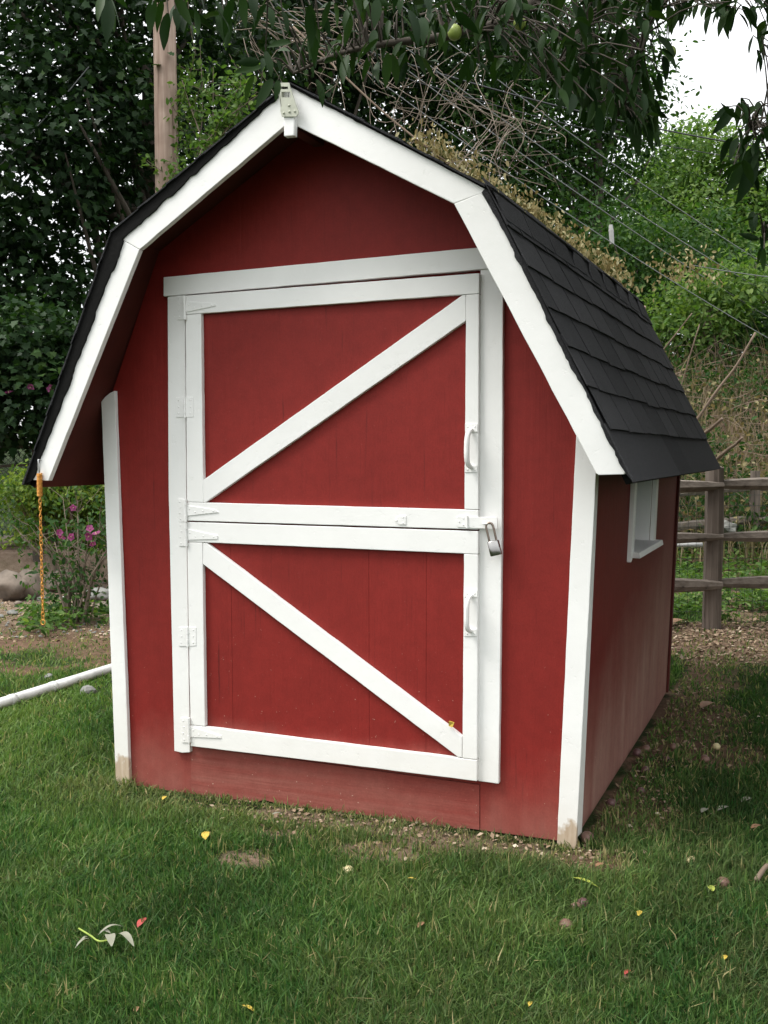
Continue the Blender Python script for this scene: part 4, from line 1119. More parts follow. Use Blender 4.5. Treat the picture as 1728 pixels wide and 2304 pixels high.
leaf_part('foliage', simp, P, rg.normal(size=(n, 3)), rg.normal(size=(n, 3)) * .6 + np.array([0, -.2, .8]), rg.uniform(.05, .095, n), rg.normal(.5, .2, n), M['leaf_bright'], vine)

def wire(a, b, sag, r, mat, lab, grp='utility wires behind the shed'):
    a, b = np.array(a), np.array(b); t = np.linspace(0, 1, 40)[:, None]
    p = a * (1 - t) + b * t + np.array([0, 0, -1]) * sag * 4 * t * (1 - t)
    V, F = tube_np(p, r, 6); tag(link('power_line', mesh_np('power_line', V, F, mat, True)), lab, 'wire', grp)
wire(at_d(640, -200, 11.9), at_d(1900, 700, 16.5), .25, .0065, M['wire'], 'uppermost pale wire slanting down through the grey spacer')
wire(at_d(560, -170, 11.9), at_d(1880, 745, 16.5), .28, .007, M['wire'], 'middle pale wire slanting down through the grey spacer')
wire(at_d(470, -190, 11.9), at_d(1860, 790, 16.5), .25, .007, M['wire'], 'lowest pale wire meeting the foot of the grey spacer')
wire(at_d(560, -40, 12.2), at_d(1780, 790, 15), .2, .0065, M['wire'], 'pale wire running close above the brown leaves on the roof')
wire(at_d(690, 70, 13), at_d(1950, 360, 16), .25, .011, M['cable'], 'thick black cable crossing under the open sky at right')
wire(at_d(690, 100, 13), at_d(1950, 385, 16), .3, .006, M['cable'], 'thinner black cable just below the thick one')
wire(at_d(1560, 597, 15), at_d(1950, 640, 15), .05, .007, M['wire'], 'short near level wire at the right edge among leaves')
wire(at_d(-60, 430, 12), at_d(200, 150, 12.2), .05, .007, M['wire'], 'thin guy wire slanting across the dark maple at left')
a, b = at_d(1374, 506, 14.2), at_d(1377, 549, 14.2)
MB().tube([a, a * .7 + b * .3, b], [.025, .036, .032], 8).build('cable_spacer', M['insul'])
tag(bpy.data.objects['cable_spacer'], 'small grey spacer bar joining the pale wires', 'spacer')

# ------------------------------------------------------------------ dry vine tangle and dead leaves above the roof
rg = np.random.default_rng(81)
tang = empty('dead_vine', gp(1000, 10.5), 'tangle of bare dry vine stems and tan dead leaves above the right roof slope', 'vine')
paths, rads, = [], []
def twig(px, py, d, px2, py2, r, wig=.12, n=10):
    a, b = at_d(px, py, d), at_d(px2, py2, d + rg.normal() * .4)
    m1 = a * .66 + b * .34 + rg.normal(size=3) * wig; m2 = a * .33 + b * .67 + rg.normal(size=3) * wig
    paths.append(curve_pts([a, m1, m2, b], n)); rads.append(np.linspace(r, r * .5, n))
for k in range(64):
    cx = rg.uniform(680, 1150); cy = 110 + (cx - 650) * .33 + rg.normal() * 70; ang = rg.normal(.75, .75); L = rg.uniform(60, 260)
    twig(cx, cy, 10.6, cx + math.cos(ang) * L, cy + math.sin(ang) * L * .8, rg.uniform(.0025, .005), .17, 14)
for k in range(34):
    cx = rg.uniform(540, 760); cy = rg.uniform(-20, 120); ang = rg.normal(.6, .5); L = rg.uniform(90, 260)
    twig(cx, cy, 10.8, cx + math.cos(ang) * L, cy + math.sin(ang) * L * .7, rg.uniform(.003, .006), .12)
for k in range(14):
    cx = rg.uniform(900, 1250); cy = rg.uniform(150, 330); twig(cx, cy, 10.5, cx + rg.normal() * 40, cy + rg.uniform(90, 260), .005, .1)
tubes_mesh('bare_stems', paths, rads, 5, M['twig_pale'], tang)['kind'] = 'stuff'
main = curve_pts([at_d(660, 60, 10.9), at_d(860, 250, 10.6), at_d(1040, 390, 10.5), at_d(1200, 500, 10.5), at_d(1350, 615, 10.6), at_d(1420, 700, 10.7)], 30)
g = main[-1].copy(); g[2] = gz(g[0], g[1]) - .05
V, F = tube_np(np.vstack([main, curve_pts([main[-1], (main[-1] + g) / 2, g], 8)[1:]]), .012, 6); link('vine_stem', mesh_np('vine_stem', V, F, M['twig'], True), tang)
C0 = main[9:27]; n = 3000; i = rg.integers(0, len(C0), n)
P = C0[i] + rg.normal(size=(n, 3)) * np.array([.10, .15, .09]) + np.array([0, 0, .035])
leaf_part('dead_leaves', simp, P, rg.normal(size=(n, 3)) * .6 + np.array([0, 0, -1.0]), rg.normal(size=(n, 3)) * .7 + np.array([0, -.5, .3]), rg.uniform(.035, .075, n), rg.uniform(0, 1, n), M['leaf_dead'], tang)
n = 230; P = at_d(1540, 600, 15)[None] + rg.normal(size=(n, 3)) * np.array([.30, .2, .16])
leaf_part('dead_leaves', simp, P, rg.normal(size=(n, 3)) * .6 + np.array([0, 0, -1.0]), rg.normal(size=(n, 3)) * .7 + np.array([0, -.5, .3]), rg.uniform(.05, .09, n), rg.uniform(0, 1, n), M['leaf_dead'])

# ------------------------------------------------------------------ fences
def rail_mesh(a, b, h0, h1, w, seed, mat, parent):
    rg = np.random.default_rng(seed); n = 14; a, b = np.array(a), np.array(b); ax = unit(b - a); sd_ = unit(np.cross(ax, [0, 0, 1.])); up = np.cross(sd_, ax)
    ph = rg.uniform(0, 6, 8); V = []; F = []
    for k in range(n + 1):
        t = k / n; e = min(1, .45 + 2.6 * min(t, 1 - t) * 2)
        hh = (h0 + (h1 - h0) * t) * e; c = a + (b - a) * t + up * .012 * math.sin(ph[0] + 4 * t) + sd_ * .01 * math.sin(ph[1] + 5 * t)
        pr_ = [(-.5, -.35), (-.2, -.52), (.3, -.45), (.5, -.1), (.42, .4), (.05, .52), (-.45, .38)]
        for j, (u, v_) in enumerate(pr_):
            q = 1 + .10 * math.sin(ph[j] + 3.3 * t + j) + rg.normal() * .02
            V.append(c + sd_ * u * w * q * max(e, .6) + up * v_ * hh * q)
    m = 7
    for k in range(n):
        for j in range(m): F.append((k * m + j, k * m + (j + 1) % m, (k + 1) * m + (j + 1) % m, (k + 1) * m + j))
    F += [tuple(range(m - 1, -1, -1)), tuple(n * m + j for j in range(m))]
    return MB().add(V, F).build('rail', mat, parent)
fb = at_z(1601, 1413, gz(*at_z(1601, 1413, 0)[:2]))
fdir = unit(np.array([_RL[0], _RL[1], 0]) * 1.0 + np.array([_FL[0], _FL[1], 0]) * .02)
fence = empty('rail_fence', fb, 'weathered grey split rail fence with three rails behind the shed', 'fence')
posts = [fb - fdir * 2.45, fb, fb + fdir * 2.45]
for k, p in enumerate(posts):
    g = gz(p[0], p[1]); rg = np.random.default_rng(90 + k)
    path = np.array([[p[0], p[1], g - .2], [p[0], p[1], g + .3], [p[0] + .004, p[1], g + .75], [p[0] + .006, p[1], g + 1.17], [p[0] + .006, p[1], g + 1.18]])
    V, F = tube_np(path, [.072, .070, .068, .064, .03], 10)
    V = V + rg.normal(size=V.shape) * .003
    link('post', mesh_np('post', V, [tuple(f) for f in F], M['greypost']), fence)
zf = [float(at_d(1601, py, np.dot(fb - CAM, FWD))[2]) - gz(fb[0], fb[1]) for py in (1095, 1203, 1310)]
fdirn = np.array([-fdir[1], fdir[0], 0])
for lv, z in enumerate(zf):
    for k in range(2):
        a, b = posts[k], posts[k + 1]
        o = (-1 if k == 0 else 1) * .035 * 0
        za, zb = gz(a[0], a[1]) + z, gz(b[0], b[1]) + z
        dl = (.02, -.01, .01)[lv]
        rail_mesh(np.array([a[0], a[1], za + (dl if k else 0)]) - fdir * .05 + fdirn * (.022 * (1 if k else -1)) - fdirn * .03, np.array([b[0], b[1], zb - (0.02 if k else 0)]) + fdir * .05 + fdirn * (.022 * (1 if k else -1)) - fdirn * .03, .085, (.10, .085, .11)[lv], .075, 200 + lv * 7 + k, M['greywood'], fence)
paths = []
bk = fdirn * .09
for k in range(82):
    p = posts[0] + fdir * 4.9 * k / 81 + bk; g = gz(p[0], p[1]); paths.append(np.array([[p[0], p[1], g], [p[0], p[1], g + 1.05]]))
for j in range(14):
    a, b = posts[0] + bk, posts[2] + bk; z = .03 + j * .078
    t = np.linspace(0, 1, 14)[:, None]; pp_ = a * (1 - t) + b * t; pp_[:, 2] = height(pp_[:, 0], pp_[:, 1]) + z; paths.append(pp_)
tubes_mesh('wire_mesh', paths, [.0014] * len(paths), 4, M['mesh_wire'], fence)['kind'] = 'stuff'
# second fence further up the bank
f2 = gp(1560, 10.4); fence2 = empty('rail_fence', f2, 'far grey rail fence half hidden by brush higher on the bank', 'fence')
pp2 = [gp(1480, 10.6), gp(1700, 10.9), gp(1980, 11.2)]
for p in pp2:
    V, F = tube_np(np.array([p - [0, 0, .2], p + [0, 0, .5], p + [0, 0, .85]]), [.06, .058, .05], 8); link('post', mesh_np('post', V, [tuple(f) for f in F], M['greypost']), fence2)
for k in range(2):
    for z in (.3, .66): rail_mesh(pp2[k] + [0, 0, z], pp2[k + 1] + [0, 0, z + .03], .09, .10, .08, 300 + k + int(z * 10), M['greywood'], fence2)
tag(lump('debris_block', at_d(1632, 1186, 10.2) , (.12, .08, .07), M['stone_g'], 3, 'pale grey broken slab lying beyond the rail fence', 'slab', sub=2, flat=6, smooth=False))
pipe_a, pipe_b = at_d(1500, 1226, 9.4), at_d(1580, 1226, 9.4)
V, F = tube_np(np.array([pipe_a, (pipe_a + pipe_b) / 2, pipe_b]), .022, 8); tag(link('pole_on_ground', mesh_np('pole_on_ground', V, F, M['concrete'], True)), 'short pale pole lying on the ground behind the fence', 'pole')

# chain link fence at the left
ca, cb = gp(-260, 11.3), gp(330, 11.6)
clf = empty('chain_link_fence', ca, 'green chain link fence at the far left behind the boulders', 'fence')
u = unit((cb - ca) * np.array([1, 1, 0])); L = np.linalg.norm((cb - ca)[:2]); n = int(L / .055)
V = []; F = []; o = 0; H = 1.12; zt = min(ca[2], cb[2]) + .02
paths = []
for k in range(-int(H / .055), n):
    for s in (1, -1):
        x0 = k * .055; x1 = x0 + H
        t0, t1 = max(0, -x0 / H), min(1, (L - x0) / H)
        if t1 <= t0: continue
        z0, z1 = (t0, t1) if s > 0 else (1 - t0, 1 - t1)
        off = np.array([-u[1], u[0], 0]) * .002 * s
        paths.append(np.array([ca * [1, 1, 0] + u * (x0 + H * t0) + off + [0, 0, zt + H * z0], ca * [1, 1, 0] + u * (x0 + H * t1) + off + [0, 0, zt + H * z1]]))
tubes_mesh('chain_link_mesh', paths, [.0028] * len(paths), 4, M['mesh_wire'], clf)['kind'] = 'stuff'
for t in (0, 1):
    p = ca * (1 - t) + cb * t; MB().tube([p - [0, 0, .2], p + [0, 0, 1.2]], .028, 10).build('post', M['mesh_wire'], clf)
MB().tube([ca * [1, 1, 0] + [0, 0, zt + H], cb * [1, 1, 0] + [0, 0, zt + H]], .02, 10).build('top_rail', M['mesh_wire'], clf)
a, b = at_d(-80, 1222, 11.0), at_d(92, 1218, 11.0)
V, F = tube_np(curve_pts([a, (a + b) / 2 + np.array([0, 0, .008]), b], 12), np.linspace(.075, .068, 12), 10)
tag(link('grey_log', mesh_np('grey_log', V, [tuple(f) for f in F], M['greywood'], True)), 'grey log lying along the foot of the chain link fence', 'log')

# ------------------------------------------------------------------ stones and pipe at the left
def on_ground(px, py):
    z = 0.
    for _ in range(12):
        p = at_z(px, py, z); z = gz(p[0], p[1])
    return np.array([p[0], p[1], z])
for i, (px, py, rx, rz, lab, mt) in enumerate(((14, 1288, .22, .15, 'flat topped tan boulder at the left edge', 'stone'), (66, 1286, .13, .16, 'rounded brown boulder in the middle of the boulder row', 'stone'), (136, 1272, .15, .12, 'low tan boulder partly behind the flowering shrub', 'stone'),
                                               (222, 1290, .16, .07, 'flat pale rock beside the left corner post', 'stone_g'))):
    p = on_ground(px, py); lump('boulder', p + [0, 0, rz * .75], (rx, rx * .8, rz), M[mt], 400 + i, lab, 'boulder', 'boulders by the chain link fence', flat=5, rough=.12)
for i, (px, py, r, lab, mt) in enumerate(((28, 1383, .052, 'largest pale angular stone on the dirt at left', 'stone_g'), (2, 1390, .035, 'small pale stone cut by the left picture edge', 'stone_g'), (42, 1360, .04, 'rounded brown stone above the pale angular one', 'stone'),
                                         (93, 1352, .05, 'grey stone beside the hanging chain', 'stone_g'), (146, 1290, .045, 'white flat stone below the tan boulder', 'concrete'), (228, 1375, .09, 'brownish rock half behind the white corner post', 'stone'),
                                         (198, 1563, .055, 'flat grey stone in the grass below the white pipe', 'stone_g'), (110, 1525, .03, 'little grey stone just above the white pipe', 'stone_g'))):
    p = on_ground(px, py); lump('stone', p + [0, 0, r * .3], (r, r * .8, r * .6), M[mt], 430 + i, lab, 'stone', 'stones on the dirt bed', sub=2, flat=6, rough=.1, smooth=False)
rg = np.random.default_rng(440)
vs_, fs_, o = [], [], 0
for k in range(420):
    p = gp(rg.uniform(-120, 245), rg.uniform(6.9, 10.0)); r = rg.uniform(.006, .02)
    q = unit(rg.normal(size=(6, 3))) * r * np.array([1, 1, .6]) + p
    tv = np.array([[1, 0, 0], [-1, 0, 0], [0, 1, 0], [0, -1, 0], [0, 0, .7], [0, 0, -.7]]) * r * rg.uniform(.6, 1.2, (6, 3)) + p + [0, 0, r * .3]
    vs_.append(tv); fs_ += [tuple(np.array(f) + o) for f in ((0, 2, 4), (2, 1, 4), (1, 3, 4), (3, 0, 4), (2, 0, 5), (1, 2, 5), (3, 1, 5), (0, 3, 5))]; o += 6
tag(link('pebbles', mesh_np('pebbles', np.concatenate(vs_), fs_, M['stone_g'])), kind='stuff')
pa, pb_ = on_ground(-30, 1606), on_ground(262, 1512)
pa, pb_ = pa + [0, 0, .03], pb_ + [0, 0, .03]; pe = pa + (pb_ - pa) * 1.15; ps = pa - (pb_ - pa) * .6
pipe = empty('white_pipe', ps, 'dirty white plastic pipe lying on the grass left of the shed', 'pipe')
V, F = tube_np(np.array([ps + (pe - ps) * t for t in np.linspace(0, 1, 14)]), .0285, 14); link('pipe_body', mesh_np('pipe_body', V, [tuple(f) for f in F], M['pvc'], True), pipe)
for t in (.43, .60): q = ps + (pe - ps) * t; MB().tube([q, q + unit(pe - ps) * .035], .0305, 14).build('pipe_band', M['pvc'], pipe, True)

# ------------------------------------------------------------------ fruit tree overhead, its trunk out of the picture at the right
rg = np.random.default_rng(101)
tb = at_d(1900, 1021, 4.4); tb[2] = gz(tb[0], tb[1])
ft = empty('fruit_tree', tb, 'fruit tree whose dark leafy branches hang across the top of the picture', 'tree')
fork = tb + np.array([-.05, .0, 1.75])
V, F = tube_np(curve_pts([tb - [0, 0, .15], tb + [.05, .02, .8], fork], 12), np.linspace(.13, .085, 12), 12); link('trunk', mesh_np('trunk', V, F, M['bark'], True), ft)
brs = [[fork, at_d(1800, -140, 3.6), at_d(1500, -150, 3.0), at_d(1270, -45, 2.65), at_d(1130, 48, 2.5), at_d(1000, 82, 2.45), at_d(870, 98, 2.45), at_d(760, 122, 2.5), at_d(660, 165, 2.55)],
       [fork, at_d(1700, -150, 3.0), at_d(1250, -190, 2.5), at_d(900, -120, 2.25), at_d(600, -70, 2.1), at_d(380, -30, 2.1), at_d(235, -10, 2.1)],
       [fork, at_d(1800, -110, 3.6), at_d(1610, -75, 3.1), at_d(1490, -10, 2.9), at_d(1420, 180, 2.85), at_d(1390, 260, 2.8)],
       [at_d(1500, -150, 3.0), at_d(1350, 0, 2.8), at_d(1270, 120, 2.7), at_d(1230, 180, 2.7)],
       [fork, at_d(1850, 260, 3.3), at_d(1760, 270, 3.0), at_d(1690, 290, 2.9)],
       [fork, at_d(1850, 480, 3.2), at_d(1770, 520, 3.0), at_d(1720, 540, 2.95)]]
for k, b in enumerate(brs):
    p = curve_pts(b, 40); V, F = tube_np(p, np.linspace((.022, .022, .02, .008, .016, .016)[k], .0035, 40), 8); link('branch', mesh_np('branch', V, F, M['bark'], True), ft)
def leaf_mesh(seed):
    r = np.random.default_rng(seed); n = 7; V = []; F = []; fold = r.uniform(.12, .4); droop = r.uniform(.15, .5); tw = r.normal() * .25
    for k in range(n + 1):
        t = k / n; w = .17 * math.sin(math.pi * min(1, t * .96 + .02) ** .85) ** .8 * (1 - .25 * t) + (.006 if t < .1 else 0)
        x = t - .12 * droop * t * t; z = -droop * .5 * t * t; a = tw * t + .04 * math.sin(9 * t + seed)
        for s in (-1, 0, 1):
            yy = s * w * (1 + .05 * math.sin(13 * t + s)); zz = z + abs(s) * w * fold
            V.append((x, yy * math.cos(a) - zz * 0, zz + yy * math.sin(a)))
    for k in range(n):
        for s in (0, 1): F.append((k * 3 + s, k * 3 + s + 1, k * 3 + s + 4, k * 3 + s + 3))
    return V, F
tint_levels = [.12, .3, .42, .5, .6, .7, .8, .9]
leaf_meshes = []
for s in range(16):
    V, F = leaf_mesh(s); t = tint_levels[s % 8] * .95
    leaf_meshes.append(mesh_np('leaf', V, F, M['leaf_fruit'], True, {'tint': np.full(len(V), t)}))
V, F = leaf_mesh(3); yl = mesh_np('leaf', V, F, M['leaf_fruit'], True, {'tint': np.full(len(V), 1.0)})
LV = [leaf_mesh(s) for s in range(16)]
clusters = [  # bearing box, distance, count
    ((225, -30, 255, 10), 2.1, 5), ((330, -40, 560, 30), 2.1, 34), ((560, -40, 800, 40), 2.3, 22), ((570, 95, 720, 190), 2.5, 24), ((690, 60, 860, 140), 2.45, 26),
    ((780, -40, 1000, 80), 2.45, 64), ((860, 80, 960, 150), 2.45, 14), ((960, -40, 1180, 60), 2.5, 84), ((1050, 60, 1200, 150), 2.6, 42),
    ((1160, -40, 1330, 150), 2.65, 105), ((1250, 120, 1340, 215), 2.7, 46), ((1320, -40, 1480, 130), 2.85, 130), ((1310, 110, 1450, 245), 2.85, 100), ((1385, 200, 1475, 290), 2.85, 46), ((1440, 110, 1500, 180), 2.9, 9),
    ((1450, -40, 1740, 30), 3.0, 95), ((1690, 40, 1760, 130), 3.0, 16), ((1660, 220, 1760, 330), 2.95, 36), ((1640, 300, 1780, 400), 3.0, 44), ((1690, 470, 1780, 560), 2.95, 24), ((1150, -200, 1700, -40), 2.8, 60), ((1740, -100, 1900, 420), 3.2, 70)]
spots = []
for (x0, y0, x1, y1), d, n in clusters:
    for k in range(n):
        px, py = rg.uniform(x0, x1), rg.uniform(y0, y1); p = at_d(px, py, d + rg.normal() * .16)
        a = rg.uniform(0, 2 * math.pi); D = np.array([math.cos(a) * .55, math.sin(a) * .55, -rg.uniform(.45, 1.3)])
        if rg.random() < .22: D[2] = rg.uniform(-.2, .35)
        Nn = unit(np.array([math.cos(a), math.sin(a), .6]) + rg.normal(size=3) * .35)
        inview = (-60 < px < 1760) and (py > -60)
        S_ = rg.uniform(.046, .084); tipd = p + unit(D) * S_ - CAM
        tx, ty = 864 + FPX * (tipd @ RIGHT) / (tipd @ FWD), 1152 - FPX * (tipd @ UP) / (tipd @ FWD)
        if 605 < max(px, tx) and min(px, tx) < 705 and ty > 178: continue
        spots.append((inview, p, unit(D), Nn, S_))
# hand-placed leaves that read singly
for px, py, px2, py2, d in ((244, 0, 240, 92, 2.05), (655, 95, 600, 98, 2.5), (590, 150, 525, 158, 2.5), (612, 178, 575, 240, 2.5), (626, 180, 622, 222, 2.75), (490, 30, 515, 95, 2.1), (1420, 205, 1500, 330, 2.85), (1400, 235, 1455, 345, 2.85), (1340, 200, 1330, 285, 2.8),
                            (1650, 245, 1605, 300, 2.9), (1640, 240, 1605, 268, 2.9), (1700, 240, 1665, 265, 2.9), (1705, 330, 1640, 430, 2.9), (1700, 350, 1670, 455, 2.9), (1480, 80, 1525, 120, 2.9), (1490, 110, 1530, 150, 2.9), (395, 20, 400, 65, 2.1)):
    a, b = at_d(px, py, d), at_d(px2, py2, d - .02); spots.insert(0, (True, a, unit(b - a), unit(-FWD + RIGHT * .3 + UP * .3), float(np.linalg.norm(b - a))))
view = [s for s in spots if s[0]]; hidden = [s for s in spots if not s[0]]
head, tail = view[:17], view[17:]; idx = rg.permutation(len(tail))
parts_ = head + [tail[i] for i in idx[:276]]; rest = [tail[i] for i in idx[276:]] + hidden
for k, (_, p, D, Nn, S) in enumerate(parts_):
    Bv = unit(np.cross(Nn, D)); Z = np.cross(D, Bv)
    Mx = Matrix(((D[0] * S, Bv[0] * S, Z[0] * S, p[0]), (D[1] * S, Bv[1] * S, Z[1] * S, p[1]), (D[2] * S, Bv[2] * S, Z[2] * S, p[2]), (0, 0, 0, 1)))
    link('leaf', leaf_meshes[int(rg.integers(16))], ft, Mx)
V = []; F = []; T = []; o = 0; paths = []; rads = []
for (_, p, D, Nn, S) in rest:
    lv, lf = LV[int(rg.integers(16))]; Bv = unit(np.cross(Nn, D)); Z = np.cross(D, Bv); lv = np.array(lv)
    V.append(p + S * (lv[:, :1] * D + lv[:, 1:2] * Bv + lv[:, 2:] * Z)); F.append(np.array(lf) + o); o += len(lv); T.append(np.full(len(lv), rg.choice(tint_levels) * .95))
leafrest = link('foliage', mesh_np('foliage', np.concatenate(V), np.concatenate(F), M['leaf_fruit'], True, {'tint': np.concatenate(T)}), ft); leafrest['kind'] = 'stuff'
# unseen rest of the crown beside the shed, enlarged to shade the right wall
cb_ = [(at_d(px, py, d), (r, r, r * .7)) for px, py, d, r in ((2350, 150, 3.6, .9), (2250, -350, 3.6, 1.0), (2700, -100, 4.6, 1.2), (2500, 500, 4.4, .8), (2150, -300, 5.2, 1.0), (2700, 350, 5.5, 1.0), (1750, -520, 3.5, .8), (2150, -700, 3.8, 1.1), (2900, -500, 4.2, 1.2), (2500, 0, 5.8, 1.0), (2350, 700, 5.2, .9), (2300, 300, 6.6, 1.1), (2150, 100, 8.0, 1.2), (2350, 500, 8.2, 1.2), (2600, 700, 6.6, 1.1), (1800, -900, 4.6, 1.2))] + [(np.array(c), (.85, .85, .6)) for c in ((2.6, .5, 2.6), (2.8, 1.8, 2.8), (2.9, 3.2, 2.9), (3.8, 1., 3.4), (3.8, 2.6, 3.2), (3.3, -.4, 2.6), (3.6, 4.2, 3.), (2.3, 1.2, 3.5), (3.4, 1.5, 1.7), (3.5, 3., 1.6), (3.2, .2, 1.8), (2.2, 2.6, 3.6), (3.9, 4.4, 1.8))]
P, D, Nn, S, tint, C = crown(cb_, 40000, .12, rg, clump=20, spread=.2, shell=.4, tint0=.5)
v_ = P - CAM; dd = v_ @ FWD; sx = 864 + FPX * (v_ @ RIGHT) / np.maximum(dd, .1); sy = 1152 - FPX * (v_ @ UP) / np.maximum(dd, .1)
k = ~((sx > -80) & (sx < 1800) & (sy > -90) & (sy < 2400) & (dd > 0)) & (dd > .3)
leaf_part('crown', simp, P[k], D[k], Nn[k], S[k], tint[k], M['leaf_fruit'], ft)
for c in C[::60]:
    pth = curve_pts([fork, fork * .5 + c * .5 + [0, 0, .1], c], 10); v_ = pth - CAM; dd = np.maximum(v_ @ FWD, .05)
    sx = 864 + FPX * (v_ @ RIGHT) / dd; sy = 1152 - FPX * (v_ @ UP) / dd
    if ((sx < 1780) & (sy > -40) & (sx > -50)).any() or np.linalg.norm(c - fork) > 4.5: continue
    V, F = tube_np(pth, np.linspace(.035, .006, 10), 6); link('limb', mesh_np('limb', V, F, M['bark'], True), ft)
# twigs that carry the leaves
bp_all = np.concatenate([curve_pts(b, 60)[12:] for b in brs])
for s in spots[::2]:
    p = s[1]; j = int(np.argmin(np.linalg.norm(bp_all - p, axis=1))); q = bp_all[j]
    if .02 < np.linalg.norm(q - p) < .32: paths.append(curve_pts([q, q * .5 + p * .5 + np.array([0, 0, .03]), p], 6)); rads.append(np.linspace(.003, .0014, 6))
tubes_mesh('twigs', paths, rads, 5, M['bark'], ft)['kind'] = 'stuff'
for px, py, d, r, mt in ((1023, 73, 2.42, .0175, 'fruit_green'), (1170, 52, 2.46, .0165, 'fruit_green'), (1149, 34, 2.5, .012, 'fruit_pink'), (1509, 118, 2.95, .017, 'fruit_green')):
    c = at_d(px, py, d); f = lump('fruit', c, (r, r, r * 1.12), M[mt], int(px), parent=ft, rough=.03)
    MB().tube([c + [0, 0, r], c + [.003, 0, r + .012]], .0014, 6).build('fruit_stalk', M['bark'], f)

# ------------------------------------------------------------------ grass
def blades(name, n, rs_, ds_, rg, hmul=1.0, mat=None):
    d = 1. / rg.uniform(1 / ds_[1], 1 / ds_[0], n) if ds_[0] > 0 else rg.uniform(*ds_, n)
    r = (rg.uniform(rs_[0], rs_[1], n)) * d
    x = CAM[0] + d * _FL[0] + r * _RL[0]; y = CAM[1] + d * _FL[1] + r * _RL[1]
    so = soil_mask(x, y); dens = fbm(x, y, 5.0, 61)
    inside = (x > -.93) & (x < .94) & (y > -.012) & (y < 2.27)
    patch = (vnoise(x, y, 26, 62) > .35)
    keep = (rg.random(n) > np.where(so > .3, .55 + .45 * so - .28 * patch, so)) & ~inside & (rg.random(n) < .62 + .6 * dens)
    x, y, d, so = x[keep], y[keep], d[keep], so[keep]; n = len(x)
    z = height(x, y) - .003
    foot = ((np.abs(x) < .96) & (y < 0) & (y > -.07) & (vnoise(x, y * 0, 5., 71) > .42)) | ((x > .94) & (x < 1.02) & (y > 0) & (y < 2.3) & (vnoise(y, x * 0, 5., 72) > .5))
    ht = rg.gamma(8, .0043, n) * hmul * (.72 + .55 * fbm(x, y, 3.1, 63)) * (1 - .35 * so) * np.where(foot, 1.25, 1.) * np.where((y < 0) & (y > -.16) & (x > -.8) & (x < 1.), .62, 1.)
    th = (fbm(x, y, 7, 64) * 7 + fbm(x, y, 1.1, 65) * 4 + rg.normal(size=n) * 1.9)
    lean = np.clip(rg.normal(.55, .36, n) + .5 * (fbm(x, y, 6., 66) - .5), .02, 1.5)
    w = rg.uniform(.0014, .0029, n)
    far = np.clip(d / 3.2, 1, 2.2); w *= far
    dirv = np.stack([np.cos(th), np.sin(th), np.zeros(n)], -1)
    tw = rg.uniform(0, math.pi, n); side = np.stack([np.cos(tw), np.sin(tw), np.zeros(n)], -1)
    base = np.stack([x, y, z], -1)
    def at(t): return base + dirv * (ht * lean * t ** 1.7)[:, None] + np.array([0, 0, 1.]) * (ht * (t - .32 * lean * t * t))[:, None]
    s = side * w[:, None]
    m = at(.55); tp = at(1.0)
    V = np.stack([base - s, base + s, m + s * .8, m - s * .8, tp], 1).reshape(-1, 3)
    i = (np.arange(n) * 5)[:, None]
    F = np.concatenate([i + np.array([[0, 1, 2]]), i + np.array([[0, 2, 3]]), i + np.array([[3, 2, 4]])])
    cl = fbm(x, y, 1.5, 67); cl2 = fbm(x, y, 8., 68)
    nearshed = sstep(1.0, .1, -y) * (x > -2.2) * (x < 1.2); tint = np.clip(.33 + .29 * nearshed + .36 * sstep(-1.2, -1.8, (x - CAM[0]) * _RL[0] + (y - CAM[1]) * _RL[1]) + (cl - .5) * .9 + (cl2 - .5) * .5 + rg.normal(size=n) * .27, 0, 1)
    dry = np.where(rg.random(n) < .03 + .05 * (cl2 > .58) + .38 * so, rg.uniform(.4, 1, n), rg.uniform(0, .15, n))
    dry = np.clip(dry + .12 * (fbm(x, y, .9, 69) > .58) * rg.random(n) + sstep(.35, .0, -y) * (np.abs(x) < 1.1) * (y < 0) * rg.uniform(0, .35, n), 0, 1)
    me = mesh_np(name, V, F, mat or M['grass'], False, {'tint': np.repeat(tint, 5), 'dry': np.repeat(dry, 5)})
    return tag(link(name, me), kind='stuff')
rg = np.random.default_rng(111)
blades('grass', 520000, (-.56, .56), (1.9, 8.6), rg)
blades('lawn_edge', 95000, (-1.25, -.555), (1.2, 8.6), rg)
blades('lawn_edge', 95000, (.555, 1.25), (1.2, 8.6), rg)
# dry weeds on the bank
n = 5500
d = rg.uniform(10.2, 17.5, n); px = rg.uniform(1420, 2050, n); P = np.array([gp(a, b) for a, b in zip(px, d)])
ht = rg.gamma(4, .085, n); th = rg.uniform(0, 6.28, n); w = rg.uniform(.004, .009, n); ln = rg.uniform(.1, .7, n)
dv = np.stack([np.cos(th), np.sin(th), np.zeros(n)], -1); sv = np.stack([np.sin(th), -np.cos(th), np.zeros(n)], -1) * w[:, None]
mm = P + dv * (ht * ln * .3)[:, None] + np.array([0, 0, 1.]) * (ht * .6)[:, None]; tp = P + dv * (ht * ln)[:, None] + np.array([0, 0, 1.]) * ht[:, None]
V = np.stack([P - sv, P + sv, mm + sv * .7, mm - sv * .7, tp], 1).reshape(-1, 3); i = (np.arange(n) * 5)[:, None]
F = np.concatenate([i + np.array([[0, 1, 2]]), i + np.array([[0, 2, 3]]), i + np.array([[3, 2, 4]])])
tag(link('dry_grass', mesh_np('dry_grass', V, F, M['drygrass'], False, {'tint': np.repeat(rg.random(n), 5), 'dry': np.repeat(rg.uniform(0, .6, n), 5)})), kind='stuff')

